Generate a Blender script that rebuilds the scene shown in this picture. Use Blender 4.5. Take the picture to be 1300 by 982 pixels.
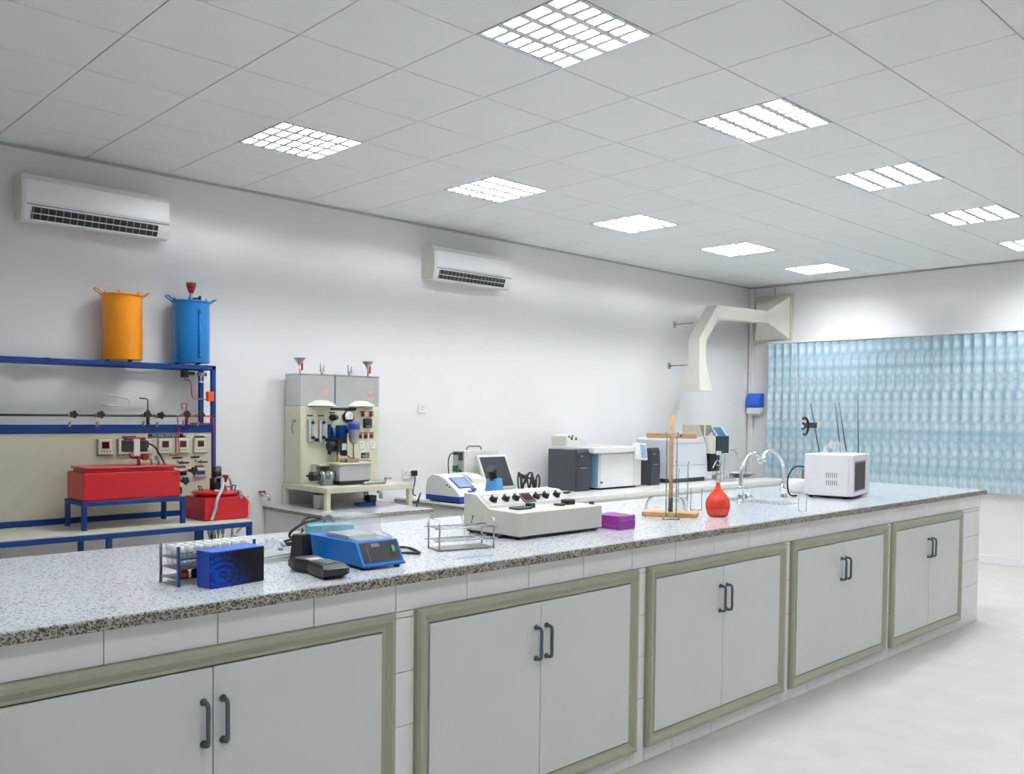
import bpy, bmesh, math, random
from mathutils import Matrix, Vector
random.seed(7)
for o in list(bpy.data.objects): bpy.data.objects.remove(o, do_unlink=True)
SC = bpy.context.scene
COL = SC.collection
U = 0.82            # metres per survey unit (a ceiling tile is 0.6 units)
FLOOR = -0.2        # survey height of the floor
def P(x, y, z): return Vector((x*U, y*U, (z-FLOOR)*U))

# ------------------------------------------------------------------ camera
cam = bpy.data.cameras.new('camera'); camo = bpy.data.objects.new('camera', cam); COL.objects.link(camo)
cam.sensor_fit = 'HORIZONTAL'; cam.sensor_width = 36.0
cam.lens = 1130.8564/1300*36.0
cam.shift_x = 16.9411/1300; cam.shift_y = 69.4014/1300
cam.clip_start = 0.05; cam.clip_end = 60
yaw, pit, rol = 0.7565, 0.0320, 0.0107
Rz = Matrix.Rotation(yaw, 3, 'Z'); B3 = Matrix(((1,0,0),(0,0,-1),(0,1,0)))
R3 = Matrix.Rotation(rol, 3, 'Z') @ Matrix.Rotation(pit, 3, 'X') @ B3 @ Rz
right, down, fwd = R3[0], R3[1], R3[2]
m = Matrix((( right[0], -down[0], -fwd[0], 0),( right[1], -down[1], -fwd[1], 0),( right[2], -down[2], -fwd[2], 0),(0,0,0,1)))
m.translation = P(-2.8664, -5.6280, 1.4944)
camo.matrix_world = m
SC.camera = camo

# ------------------------------------------------------------------ world, exposure
w = bpy.data.worlds.new('world'); SC.world = w; w.use_nodes = True
w.node_tree.nodes['Background'].inputs[0].default_value = (0.8, 0.86, 0.95, 1)
w.node_tree.nodes['Background'].inputs[1].default_value = 0.3
vs = SC.view_settings
vs.view_transform = 'Standard'; vs.look = 'None'; vs.gamma = 1; vs.use_curve_mapping = False
vs.exposure = 0.0
LAMP_L = 172.0
LAMP_COL = (0.965, 0.988, 1.0)

# ------------------------------------------------------------------ materials
def lin(c):
    return tuple(((v/255)/12.92 if v/255 <= .04045 else ((v/255+.055)/1.055)**2.4) for v in c)
MATS = {}
def M(name, col, rough=.5, metal=0., var=.06, scale=18., bump=0., spec=.5, coat=0., emit=0.):
    if name in MATS: return MATS[name]
    mt = bpy.data.materials.new(name); mt.use_nodes = True; nt = mt.node_tree; N = nt.nodes; L = nt.links
    b = N['Principled BSDF']; c = lin(col)
    tc = N.new('ShaderNodeTexCoord'); nz = N.new('ShaderNodeTexNoise'); nz.inputs['Scale'].default_value = scale; nz.inputs['Detail'].default_value = 4
    L.new(tc.outputs['Object'], nz.inputs['Vector'])
    rp = N.new('ShaderNodeValToRGB')
    rp.color_ramp.elements[0].position = .3; rp.color_ramp.elements[1].position = .7
    rp.color_ramp.elements[0].color = (*[max(0, v*(1-var)) for v in c], 1); rp.color_ramp.elements[1].color = (*[min(1, v*(1+var)) for v in c], 1)
    L.new(nz.outputs['Fac'], rp.inputs['Fac']); L.new(rp.outputs['Color'], b.inputs['Base Color'])
    b.inputs['Roughness'].default_value = rough; b.inputs['Metallic'].default_value = metal
    b.inputs['Specular IOR Level'].default_value = spec
    b.inputs['Coat Weight'].default_value = coat
    if emit: 
        L.new(rp.outputs['Color'], b.inputs['Emission Color']); b.inputs['Emission Strength'].default_value = emit
    if bump:
        bp = N.new('ShaderNodeBump'); bp.inputs['Strength'].default_value = bump; bp.inputs['Distance'].default_value = .01
        L.new(nz.outputs['Fac'], bp.inputs['Height']); L.new(bp.outputs['Normal'], b.inputs['Normal'])
    MATS[name] = mt
    return mt
def granite(name, base, dark, mid, cells=150., rough=.12, thr=.3):
    mt = bpy.data.materials.new(name); mt.use_nodes = True; nt = mt.node_tree; N = nt.nodes; L = nt.links
    b = N['Principled BSDF']; tc = N.new('ShaderNodeTexCoord')
    vo = N.new('ShaderNodeTexVoronoi'); vo.inputs['Scale'].default_value = cells
    nz = N.new('ShaderNodeTexNoise'); nz.inputs['Scale'].default_value = cells*.45; nz.inputs['Detail'].default_value = 3
    L.new(tc.outputs['Object'], vo.inputs['Vector']); L.new(tc.outputs['Object'], nz.inputs['Vector'])
    sep = N.new('ShaderNodeSeparateColor'); L.new(vo.outputs['Color'], sep.inputs[0])
    ad = N.new('ShaderNodeMath'); ad.operation = 'MULTIPLY_ADD'; ad.inputs[1].default_value = .55
    mu = N.new('ShaderNodeMath'); mu.operation = 'MULTIPLY'; mu.inputs[1].default_value = .55
    L.new(nz.outputs['Fac'], mu.inputs[0]); L.new(sep.outputs[0], ad.inputs[0]); L.new(mu.outputs[0], ad.inputs[2])
    rp = N.new('ShaderNodeValToRGB'); e = rp.color_ramp.elements
    e[0].position = thr; e[0].color = (*lin(dark), 1); e[1].position = thr+.22; e[1].color = (*lin(base), 1)
    k = e.new(thr+.1); k.color = (*lin(mid), 1)
    k = e.new(.85); k.color = (*lin(tuple(min(255, v+14) for v in base)), 1)
    L.new(ad.outputs[0], rp.inputs['Fac']); L.new(rp.outputs['Color'], b.inputs['Base Color'])
    b.inputs['Roughness'].default_value = rough
    MATS[name] = mt; return mt
def thin_glass(name, tint=(252, 254, 254), rough=.03, body=.03, frost=0.):
    # thin-walled clear material: mostly lets light straight through, reflects at grazing angles
    mt = bpy.data.materials.new(name); mt.use_nodes = True; nt = mt.node_tree; N = nt.nodes; L = nt.links
    N.remove(N['Principled BSDF']); out = N['Material Output']
    tr = N.new('ShaderNodeBsdfTransparent'); tr.inputs[0].default_value = (*lin(tint), 1)
    gl = N.new('ShaderNodeBsdfGlossy'); gl.inputs['Roughness'].default_value = rough
    df = N.new('ShaderNodeBsdfDiffuse'); df.inputs[0].default_value = (.85, .88, .9, 1)
    fr = N.new('ShaderNodeLayerWeight'); fr.inputs['Blend'].default_value = .12
    nz = N.new('ShaderNodeTexNoise'); nz.inputs['Scale'].default_value = 30
    m1 = N.new('ShaderNodeMixShader'); L.new(fr.outputs['Fresnel'], m1.inputs[0]); L.new(tr.outputs[0], m1.inputs[1]); L.new(gl.outputs[0], m1.inputs[2])
    ma = N.new('ShaderNodeMath'); ma.operation = 'MULTIPLY_ADD'; ma.inputs[1].default_value = frost; ma.inputs[2].default_value = body
    L.new(nz.outputs['Fac'], ma.inputs[0])
    m2 = N.new('ShaderNodeMixShader'); L.new(ma.outputs[0], m2.inputs[0]); L.new(m1.outputs[0], m2.inputs[1]); L.new(df.outputs[0], m2.inputs[2])
    L.new(m2.outputs[0], out.inputs['Surface'])
    MATS[name] = mt; return mt
WALL = M('wall_paint', (233, 233, 234), .75, var=.012, scale=3)
CEIL = M('ceiling_tile_board', (240, 243, 245), .85, var=.012, scale=6)
GRID = M('ceiling_grid_metal', (150, 153, 155), .6)
FLOORM = M('floor_vinyl', (204, 201, 195), .35, var=.06, scale=5)
GRAN = granite('granite_polished', (212, 215, 219), (92, 98, 112), (176, 181, 190), cells=230., thr=.24)
GRANE = granite('granite_rough_edge', (168, 164, 156), (52, 50, 46), (112, 107, 100), cells=260., rough=.55, thr=.38)
TILEW = M('glazed_tile', (236, 235, 236), .18, var=.015)
GROUT = M('grout', (222, 222, 220), .8)
FRAMEM = M('cupboard_frame_paint', (168, 169, 152), .45, var=.03)
DOORM = M('cupboard_door_paint', (214, 217, 216), .42, var=.015, scale=4)
GAPM = M('dark_gap', (40, 40, 38), .8)
HANDM = M('handle_grey', (84, 98, 106), .4)
WHITE = M('white_plastic', (232, 233, 234), .38, var=.015)
OFFW = M('offwhite_plastic', (222, 222, 215), .42, var=.02)
CREAM = M('cream_enamel', (216, 215, 192), .38, var=.04)
PANELC = M('panel_cream', (208, 204, 182), .5, var=.03)
BEIGE = M('beige_instrument', (206, 205, 194), .45, var=.015)
BLACK = M('black_plastic', (26, 27, 30), .42)
RUBBER = M('black_rubber', (20, 20, 22), .55)
DGREY = M('dark_grey_plastic', (62, 68, 74), .42)
MGREY = M('mid_grey', (130, 134, 136), .5)
LGREY = M('light_grey', (186, 190, 192), .45)
CHROME = M('chrome', (225, 228, 232), .1, 1., var=.02)
STEEL = M('steel', (178, 180, 180), .28, 1., var=.06)
ALU = M('aluminium_sheet', (205, 206, 206), .25, .55, var=.05, scale=6)
BLUEP = M('blue_paint', (4, 48, 116), .42, spec=.35)
TANKB = M('tank_blue', (0, 118, 196), .3, coat=.3, var=.03)
TANKY = M('tank_yellow', (246, 152, 0), .3, coat=.3, var=.03)
RED = M('red_paint', (190, 14, 30), .35, coat=.2, var=.03)
DRED = M('dark_red', (130, 22, 34), .4)
ORANGE = M('orange_plastic', (232, 80, 30), .45)
COPPER = M('copper', (190, 100, 74), .3, .8)
DGREEN = M('dark_green_pipe', (30, 62, 58), .45)
HEATB = M('heater_blue', (2, 108, 194), .35, var=.03)
CYANB = M('pale_teal', (120, 184, 200), .45)
SKYB = M('sky_blue_plastic', (96, 170, 224), .35)
NAVY = M('navy_stripe', (26, 56, 140), .4)
PURPLE = M('purple_card', (140, 44, 142), .45, var=.05)
WOOD = M('beech_wood', (206, 158, 112), .5, var=.14, scale=40)
PAPER = M('paper', (224, 224, 222), .8)
SCREEN = M('screen_dark', (52, 56, 64), .15)
LCD = M('lcd_blue_grey', (150, 168, 200), .2)
LCDD = M('lcd_slate', (92, 122, 146), .2)
REDLED = M('red_led_window', (64, 14, 16), .15)
GREENSW = M('green_switch', (40, 150, 80), .3)
HOSE = M('clear_hose', (196, 198, 200), .3)
GLASS = thin_glass('clear_glass')
CLEARP = thin_glass('clear_plastic', (250, 252, 254), .1, .10, .16)
LOUV = M('louvre_reflector', (205, 211, 216), .35, .3, var=.02)
CERAM = M('sink_ceramic', (210, 212, 214), .2)
BLUEPEN = M('blue_ink', (120, 140, 210), .6)

# ------------------------------------------------------------------ mesh builder
class MB:
    def __init__(s): s.v = []; s.f = []; s.sm = []
    def add(s, vs, fs, smooth=False, mx=None):
        k = len(s.v)
        s.v += [tuple(mx @ Vector(v)) if mx else tuple(v) for v in vs]
        s.f += [tuple(i+k for i in f) for f in fs]; s.sm += [smooth]*len(fs) if not isinstance(smooth, list) else smooth
        return s
    def box(s, x0, x1, y0, y1, z0, z1, bev=0., seg=1, mx=None):
        b = bmesh.new(); bmesh.ops.create_cube(b, size=1)
        for v in b.verts: v.co = Vector(((x0+x1)/2+v.co.x*(x1-x0), (y0+y1)/2+v.co.y*(y1-y0), (z0+z1)/2+v.co.z*(z1-z0)))
        if bev: bmesh.ops.bevel(b, geom=list(b.edges), offset=bev, segments=seg, affect='EDGES', profile=.6)
        b.verts.index_update()
        s.add([v.co[:] for v in b.verts], [[v.index for v in f.verts] for f in b.faces], False, mx); b.free(); return s
    def prism(s, poly, ax, lo, hi, bev=0., mx=None):
        # poly in the two other axes, in order (x: y,z) (y: x,z) (z: x,y)
        def pt(a, b, c): return {'x': (c, a, b), 'y': (a, c, b), 'z': (a, b, c)}[ax]
        n = len(poly); b = bmesh.new()
        A = [b.verts.new(pt(*q, lo)) for q in poly]; Bv = [b.verts.new(pt(*q, hi)) for q in poly]
        b.faces.new(A); b.faces.new(Bv[::-1])
        for i in range(n): b.faces.new((A[i], Bv[i], Bv[(i+1) % n], A[(i+1) % n]))
        bmesh.ops.recalc_face_normals(b, faces=b.faces)
        if bev: bmesh.ops.bevel(b, geom=list(b.edges), offset=bev, segments=2, affect='EDGES', profile=.6)
        b.verts.index_update()
        s.add([v.co[:] for v in b.verts], [[v.index for v in f.verts] for f in b.faces], False, mx); b.free(); return s
    def cyl(s, p0, p1, r0, r1=None, n=14, cap=True, mx=None):
        r1 = r0 if r1 is None else r1; p0 = Vector(p0); p1 = Vector(p1); d = (p1-p0).normalized()
        a = d.orthogonal().normalized(); c = d.cross(a); vs = []
        for p, r in ((p0, r0), (p1, r1)):
            for i in range(n):
                t = 2*math.pi*i/n; vs.append(tuple(p+(a*math.cos(t)+c*math.sin(t))*r))
        fs = [(i, (i+1) % n, n+(i+1) % n, n+i) for i in range(n)]; sm = [True]*n
        if cap: fs += [tuple(range(n))[::-1], tuple(range(n, 2*n))]; sm += [False]*2
        return s.add(vs, fs, sm, mx)
    def tube(s, pts, r, n=8, smooth=4, closed=False, mx=None):
        pts = [Vector(p) for p in pts]
        if smooth > 1 and len(pts) > 2:
            out = []; L = len(pts); rng = range(L if closed else L-1)
            for i in rng:
                g = lambda k: pts[k % L] if closed else pts[min(max(k, 0), L-1)]
                a, b, c, d = g(i-1), g(i), g(i+1), g(i+2)
                for t in range(smooth):
                    u = t/smooth
                    out.append(.5*((2*b)+(c-a)*u+(2*a-5*b+4*c-d)*u*u+(3*b-a-3*c+d)*u**3))
            if not closed: out.append(pts[-1])
            pts = out
        L = len(pts); tan = []
        for i in range(L):
            a = pts[(i-1) % L] if closed or i else pts[0]; b = pts[(i+1) % L] if closed or i < L-1 else pts[-1]
            t = b-a; tan.append(t.normalized() if t.length > 1e-9 else Vector((0, 0, 1)))
        nrm = tan[0].orthogonal().normalized(); vs = []
        for i in range(L):
            nrm = (nrm-tan[i]*nrm.dot(tan[i])); nrm = nrm.normalized() if nrm.length > 1e-6 else tan[i].orthogonal().normalized()
            c = tan[i].cross(nrm)
            for k in range(n):
                t = 2*math.pi*k/n; vs.append(tuple(pts[i]+(nrm*math.cos(t)+c*math.sin(t))*r))
        fs = []
        for i in range(L if closed else L-1):
            j = (i+1) % L
            for k in range(n): fs.append((i*n+k, i*n+(k+1) % n, j*n+(k+1) % n, j*n+k))
        sm = [True]*len(fs)
        if not closed: fs += [tuple(range(n))[::-1], tuple(range((L-1)*n, L*n))]; sm += [False]*2
        return s.add(vs, fs, sm, mx)
    def lathe(s, prof, n=24, c=(0, 0, 0), mx=None, smooth=True):
        vs = []; fs = []; idx = []
        for r, z in prof:
            if r < 1e-6: vs.append((c[0], c[1], c[2]+z)); idx.append([len(vs)-1]*n)
            else:
                st = len(vs); idx.append(list(range(st, st+n)))
                vs += [(c[0]+r*math.cos(2*math.pi*i/n), c[1]+r*math.sin(2*math.pi*i/n), c[2]+z) for i in range(n)]
        for a, b in zip(idx, idx[1:]):
            for i in range(n):
                j = (i+1) % n; q = []
                for t in (a[i], a[j], b[j], b[i]):
                    if t not in q: q.append(t)
                if len(q) > 2: fs.append(tuple(q))
        return s.add(vs, fs, smooth, mx)
    def ball(s, c, r, n=12, sq=(1, 1, 1)):
        prof = [(r*math.sin(math.pi*i/8), -r*math.cos(math.pi*i/8)) for i in range(9)]
        mx = Matrix.Translation(c) @ Matrix.Diagonal((*sq, 1)); return s.lathe(prof, n, mx=mx)
    def mesh(s, name, mat, world=False):
        me = bpy.data.meshes.new(name)
        me.from_pydata([tuple(P(*v)) if world else tuple(Vector(v)*U) for v in s.v], [], s.f)
        me.polygons.foreach_set('use_smooth', s.sm)
        b = bmesh.new(); b.from_mesh(me); bmesh.ops.recalc_face_normals(b, faces=b.faces); b.to_mesh(me); b.free()
        me.materials.append(mat); me.update(); return me
    def build(s, name, mat, parent=None, world=False, loc=None, rz=0.):
        return link(name, s.mesh(name, mat, world), parent, loc, rz)
def link(name, me, parent=None, loc=None, rz=0.):
    o = bpy.data.objects.new(name, me); COL.objects.link(o)
    if parent: o.parent = parent
    if loc is not None: o.location = Vector(loc)*U if parent else P(*loc)
    if rz: o.rotation_euler = (0, 0, rz)
    return o
def tag(o, label, cat, group=None):
    o['label'] = label; o['category'] = cat
    if group: o['group'] = group
    return o
def thing(name, label, cat, loc, rz=0., group=None):
    o = bpy.data.objects.new(name, None); COL.objects.link(o); o.empty_display_size = .05
    o.location = P(*loc); o.rotation_euler = (0, 0, math.radians(rz)); return tag(o, label, cat, group)
def struct(o): o['kind'] = 'structure'; return o
def dup(root, loc, rz=None, label=None):
    r = root.copy(); COL.objects.link(r); r.location = P(*loc)
    if rz is not None: r.rotation_euler = (0, 0, math.radians(rz))
    if label: r['label'] = label
    for ch in root.children:
        c = ch.copy(); COL.objects.link(c); c.parent = r
        for g in ch.children:
            d = g.copy(); COL.objects.link(d); d.parent = c
    return r
def part(parent, name, mat, fn):
    b = MB(); fn(b); return b.build(name, mat, parent)
def text_mesh(name, body, size, mat, parent, loc, rot):
    cu = bpy.data.curves.new(name, 'FONT'); cu.body = body; cu.size = size*U; cu.align_x = 'CENTER'; cu.align_y = 'CENTER'; cu.extrude = .0003
    to = bpy.data.objects.new(name, cu); COL.objects.link(to)
    bpy.context.view_layer.update()
    me = bpy.data.meshes.new_from_object(to.evaluated_get(bpy.context.evaluated_depsgraph_get()))
    bpy.data.objects.remove(to); me.materials.clear(); me.materials.append(mat)
    o = bpy.data.objects.new(name, me); COL.objects.link(o); o.parent = parent; o.location = Vector(loc)*U; o.rotation_euler = rot
    return o

# ================================================================== room shell
X0, X1, Y0, Y1, H = -4.2, 8.42, -7.2, 1.15, 3.3
struct(MB().box(X0-.2, X1+.2, Y0-.2, Y1+.2, FLOOR-.1, FLOOR).build('floor', FLOORM, world=True))
wall_back = struct(MB().box(X0-.2, X1+.2, Y1, Y1+.2, FLOOR, H+.3).build('wall_back', WALL, world=True))
wall_right = struct(MB().box(X1, X1+.2, Y0-.2, Y1, FLOOR, H+.3).build('wall_right', WALL, world=True))
struct(MB().box(X0-.2, X0, Y0-.2, Y1, FLOOR, H+.3).build('wall_left', WALL, world=True))
struct(MB().box(X0, X1, Y0-.2, Y0, FLOOR, H+.3).build('wall_front', WALL, world=True))
struct(MB().box(X0, X1, Y1-.015, Y1, FLOOR, FLOOR+.1, .004).build('baseboard_back', WHITE, world=True))
struct(MB().box(X1-.015, X1, Y0, Y1-.02, FLOOR, FLOOR+.1, .004).build('baseboard_right', WHITE, world=True))
ceiling = struct(MB().box(X0-.2, X1+.2, Y0-.2, Y1+.2, H+.16, H+.3).build('ceiling', GRID, world=True))
LIGHTS = {(i, 0) for i in (0, 3, 6, 9, 12)} | {(i, 4) for i in (-3, 0, 3, 6, 9, 12)} | {(i, 8) for i in (-3, 3, 9)}  # last row is added out of view to brighten the cupboard fronts
tm = {}
for i in range(-7, 15):
    for j in range(-2, 12):
        if (i, j) in LIGHTS: continue
        x0, x1 = max(X0, .6*i)+.003, min(X1, .6*(i+1))-.003
        y0, y1 = max(Y0, -.6*(j+1))+.003, min(Y1, -.6*j)-.003
        if x1-x0 < .05: continue
        k = (round(x1-x0, 3), round(y1-y0, 3))
        if k not in tm: tm[k] = MB().box(-k[0]/2, k[0]/2, -k[1]/2, k[1]/2, 0, .012, .0015).mesh('ceiling_tile', CEIL)
        o = link('ceiling_tile', tm[k], ceiling); o.location = P((x0+x1)/2, (y0+y1)/2, H)
g = MB()
for i in range(-7, 15): g.box(.6*i-.012, .6*i+.012, Y0, Y1, H+.013, H+.02)
for j in range(-1, 13): g.box(X0, X1, -.6*j-.012, -.6*j+.012, H+.0125, H+.02)
g.build('ceiling_grid', GRID, ceiling, world=True)
struct(MB().box(X0, X1, Y1-.012, Y1, H-.02, H-.002).build('trim_1', LGREY, world=True))
struct(MB().box(X1-.012, X1, Y0, Y1-.013, H-.02, H-.002).build('trim_2', LGREY, world=True))
# boxed conduit in the room corner
struct(MB().box(X1-.06, X1-.001, Y1-.075, Y1-.013, FLOOR+.1, H-.02, .004).build('trim_3', WALL, world=True))

# ------------------------------------------------------------------ recessed louvre lights
hb = MB()
hb.box(-.297, .297, -.297, .297, .09, .1)
for a in (-1, 1):
    hb.box(min(a*.297, a*.289), max(a*.297, a*.289), -.297, .297, .002, .09); hb.box(-.289, .289, min(a*.297, a*.289), max(a*.297, a*.289), .002, .09)
lb = MB()
for k in range(1, 4):      # main V-shaped reflectors along the tubes
    y = -.289+.578*k/4
    lb.prism([(y-.02, 0), (y+.02, 0), (y+.006, .024), (y-.006, .024)], 'x', -.289, .289)
for s_ in (-1, 1): lb.prism([(s_*.289, 0), (s_*.272, 0), (s_*.28, .028), (s_*.289, .028)], 'x', -.289, .289)
cbm = MB()
for k in range(1, 7):
    x = -.289+.578*k/7; cbm.prism([(x-.014, .001), (x+.014, .001), (x+.004, .02), (x-.004, .02)], 'y', -.289, .289)
HM = hb.mesh('housing', M('housing_white', (235, 238, 240), .4)); LM = lb.mesh('reflector_blade', LOUV); CM = cbm.mesh('cross_blade', LOUV)
rim = MB()
for a in (-1, 1):
    rim.box(min(a*.3, a*.289), max(a*.3, a*.289), -.3, .3, -.004, .002); rim.box(-.289, .289, min(a*.3, a*.289), max(a*.3, a*.289), -.004, .002)
RM = rim.mesh('rim', M('lamp_rim', (205, 210, 214), .3, .3))
def tube_mat():
    mt = bpy.data.materials.new('fluorescent_tube'); mt.use_nodes = True; N = mt.node_tree.nodes; b = N['Principled BSDF']
    b.inputs['Base Color'].default_value = (.9, .9, .9, 1); b.inputs['Emission Color'].default_value = (*LAMP_COL, 1); b.inputs['Emission Strength'].default_value = LAMP_L
    return mt
TM = MB().cyl((-.275, 0, 0), (.275, 0, 0), .016, n=8).mesh('tube', tube_mat())
NTH = {12: 'nearest the blinds', 9: 'second from the blinds', 6: 'third from the blinds', 3: 'fourth from the blinds', 0: 'fifth from the blinds', -3: 'farthest from the blinds'}
ROWN = {0: 'in the row along the back wall', 4: 'in the row over the island bench', 8: 'in the added unseen row over the aisle'}
for (i, j) in sorted(LIGHTS):
    t = thing('ceiling_light', 'square louvred ceiling light '+ROWN[j]+', '+NTH[i], 'ceiling light', (.6*i+.3, -.6*j-.3, H), 0, 'recessed louvred ceiling lights')
    link('housing', HM, t); link('reflector_blade', LM, t); link('cross_blade', CM, t); link('rim', RM, t)
    for k in range(4): link('tube', TM, t, loc=(0, -.289+.578*(k+.5)/4, .05))

# ================================================================== island bench
YF, YB, XL, XR, ZT = -3.03, -1.74, -3.4, 5.2, .9
SX0, SX1, SY0, SY1 = 2.58, 2.83, -2.62, -2.1       # sink cut-out
base = MB().box(XL+.05, XR-.05, YF+.045, YB-.04, FLOOR, ZT-.16).box(XL+.05, SX0-.02, YF+.045, YB-.04, ZT-.16, ZT-.036).box(SX1+.02, XR-.05, YF+.045, YB-.04, ZT-.16, ZT-.036)\
    .box(SX0-.02, SX1+.02, YF+.045, SY0-.02, ZT-.16, ZT-.036).box(SX0-.02, SX1+.02, SY1+.02, YB-.04, ZT-.16, ZT-.036).build('bench_base', GROUT, world=True)
tag(base, 'long white tiled base of the granite topped island bench', 'bench base')
CAB = [(-2.325, -.907), (-.808, .53), (.61, 1.917), (2.0, 3.31), (3.40, 4.71)]
ZCT, ZCB = .755, -.125
def tile(x0, x1, z0, z1):
    if x1-x0 < .012 or z1-z0 < .012: return
    MB().box(x0+.0015, x1-.0015, YF+.033, YF+.047, z0+.0015, z1-.0015, .0012).build('tile', TILEW, base, world=True)
xs = [-1.592+.3485*k for k in range(-6, 21)]; xs = [XL+.05]+[x for x in xs if XL+.07 < x < XR-.07]+[XR-.05]
for a, b in zip(xs, xs[1:]): tile(a, b, ZCT, ZT-.036)
zs = [FLOOR, .119, .323, .527, .731, ZCT]
gaps = [(XL+.05, CAB[0][0])]+[(CAB[k][1], CAB[k+1][0]) for k in range(4)]+[(CAB[4][1], XR-.05)]
for a, b in gaps:
    cuts = [a]+[x for x in xs if a+.15 < x < b-.05]+[b]
    for c, d in zip(cuts, cuts[1:]):
        for z0, z1 in zip(zs, zs[1:]): tile(c, d, z0, z1)
for a, b in zip(xs, xs[1:]):
    for (ca, cb) in CAB:
        lo_, hi_ = max(a, ca), min(b, cb)
        if hi_ > lo_: tile(lo_, hi_, FLOOR, ZCB)
# worktop with sink cut-out
wt = thing('island_worktop', 'long speckled grey granite worktop covering the island bench', 'worktop', (XL, YF, ZT-.036))
def slab(b):
    L, D, T = XR-XL, YB-YF, .036
    sx0, sx1, sy0, sy1 = SX0-XL, SX1-XL, SY0-YF, SY1-YF
    e = .003
    b.box(e, sx0, e, D-e, 0, T); b.box(sx1, L-e, e, D-e, 0, T); b.box(sx0, sx1, e, sy0, 0, T); b.box(sx0, sx1, sy1, D-e, 0, T)
part(wt, 'slab', GRAN, slab)
def edge(b):
    L, D, T = XR-XL, YB-YF, .034
    for (x0, x1, y0, y1) in ((0, L, -.004, .003), (0, L, D-.003, D+.004), (-.004, .003, 0, D), (L-.003, L+.004, 0, D)): b.box(x0, x1, y0, y1, 0, T, .002)
part(wt, 'edge_band', GRANE, edge)['label'] = 'rough dark speckled edge of the granite'
def hedge(b):
    sx0, sx1, sy0, sy1 = SX0-XL, SX1-XL, SY0-YF, SY1-YF
    b.box(sx1-.004, sx1+.001, sy0, sy1, .001, .033); b.box(sx0-.001, sx0+.004, sy0, sy1, .001, .033); b.box(sx0, sx1, sy1-.004, sy1+.001, .001, .033); b.box(sx0, sx1, sy0-.001, sy0+.004, .001, .033)
part(wt, 'cutout_edge', GRAN, hedge)
sk = thing('sink_basin', 'pale ceramic sink basin sunk into the granite island bench', 'sink', (SX0, SY0, ZT-.155))
def basin(b):
    L, D, h = SX1-SX0, SY1-SY0, .118
    b.box(-.012, L+.012, -.012, D+.012, 0, .01)
    for q in ((-.012, 0, -.012, D+.012), (L, L+.012, -.012, D+.012), (0, L, -.012, 0), (0, L, D, D+.012)): b.box(*q, .01, h)
part(sk, 'basin', CERAM, basin)
part(sk, 'drain', STEEL, lambda b: b.lathe([(0, .012), (.028, .012), (.03, .0105)], 16, (.125, .26, 0)))
# pen marks on the stone
pm = tag(MB().box(0, .17, 0, .006, 0, .0006).box(.03, .20, .022, .028, 0, .0006).build('pen_mark', BLUEPEN, None, loc=(-.52, -2.90, ZT+.0002), rz=-.12), 'faint blue pen lines drawn on the granite before the steel rack', 'pen mark')
tag(MB().box(0, .08, 0, .007, 0, .0006).build('pen_mark', BLUEPEN, None, loc=(.02, -2.84, ZT+.0002), rz=-.02), 'short blue pen dash on the granite before the beige spectrophotometer', 'pen mark')
# cupboards
fw = .058
def cupboard(x0, x1, label):
    W, Hh = x1-x0, ZCT-ZCB
    t = thing('cupboard', label, 'cupboard', (x0, YF+.045, ZCB), 0, 'double cupboards under the island bench')
    part(t, 'carcass', GAPM, lambda b: b.box(.01, W-.01, -.014, -.001, .01, Hh-.01))
    prof = [(0, 0), (0, -.030), (.010, -.042), (.024, -.042), (.046, -.026), (fw, -.024), (fw, 0)]   # (across, out)
    def mitre(b, pts):   # four mitred sides sharing the moulding profile
        rings = [[(o, d, o) for o, d in prof], [(W-o, d, o) for o, d in prof], [(W-o, d, Hh-o) for o, d in prof], [(o, d, Hh-o) for o, d in prof]]
        n = len(prof)
        for k in pts:
            A, C = rings[k], rings[(k+1) % 4]
            b.add(A+C, [(i, (i+1) % n, n+(i+1) % n, n+i) for i in range(n)])
    for k in range(4):
        part(t, 'frame_rail' if k % 2 == 0 else 'frame_stile', FRAMEM, lambda b: mitre(b, [k]))
    mid = W/2
    for s_, (a, c) in enumerate(((fw+.004, mid-.0015), (mid+.0015, W-fw-.004))):
        d = part(t, 'door', DOORM, lambda b: b.box(a, c, -.03, -.0145, fw+.006, Hh-fw-.005, .002))
        hx = mid-.032 if s_ == 0 else mid+.032
        hz = Hh-.232
        part(d, 'handle', HANDM, lambda b: b.tube([(hx, -.03, hz+.066), (hx, -.052, hz+.066), (hx, -.064, hz+.054), (hx, -.064, hz), (hx, -.064, hz-.054), (hx, -.052, hz-.066), (hx, -.03, hz-.066)], .0075, 8, 3)
             .cyl((hx, -.033, hz+.066), (hx, -.03, hz+.066), .012).cyl((hx, -.033, hz-.066), (hx, -.03, hz-.066), .012))
    return t
for k, (a, b_) in enumerate(CAB):
    cupboard(a, b_, ['pale grey cupboard below the blue patterned box and black handheld meter', 'pale grey double door cupboard below the steel tube rack and beige spectrophotometer',
        'pale grey double door cupboard below the wooden stand and red flask', 'pale grey cupboard below the sink end of the island bench', 'pale grey cupboard below the far end beyond the microwave'][k])

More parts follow.
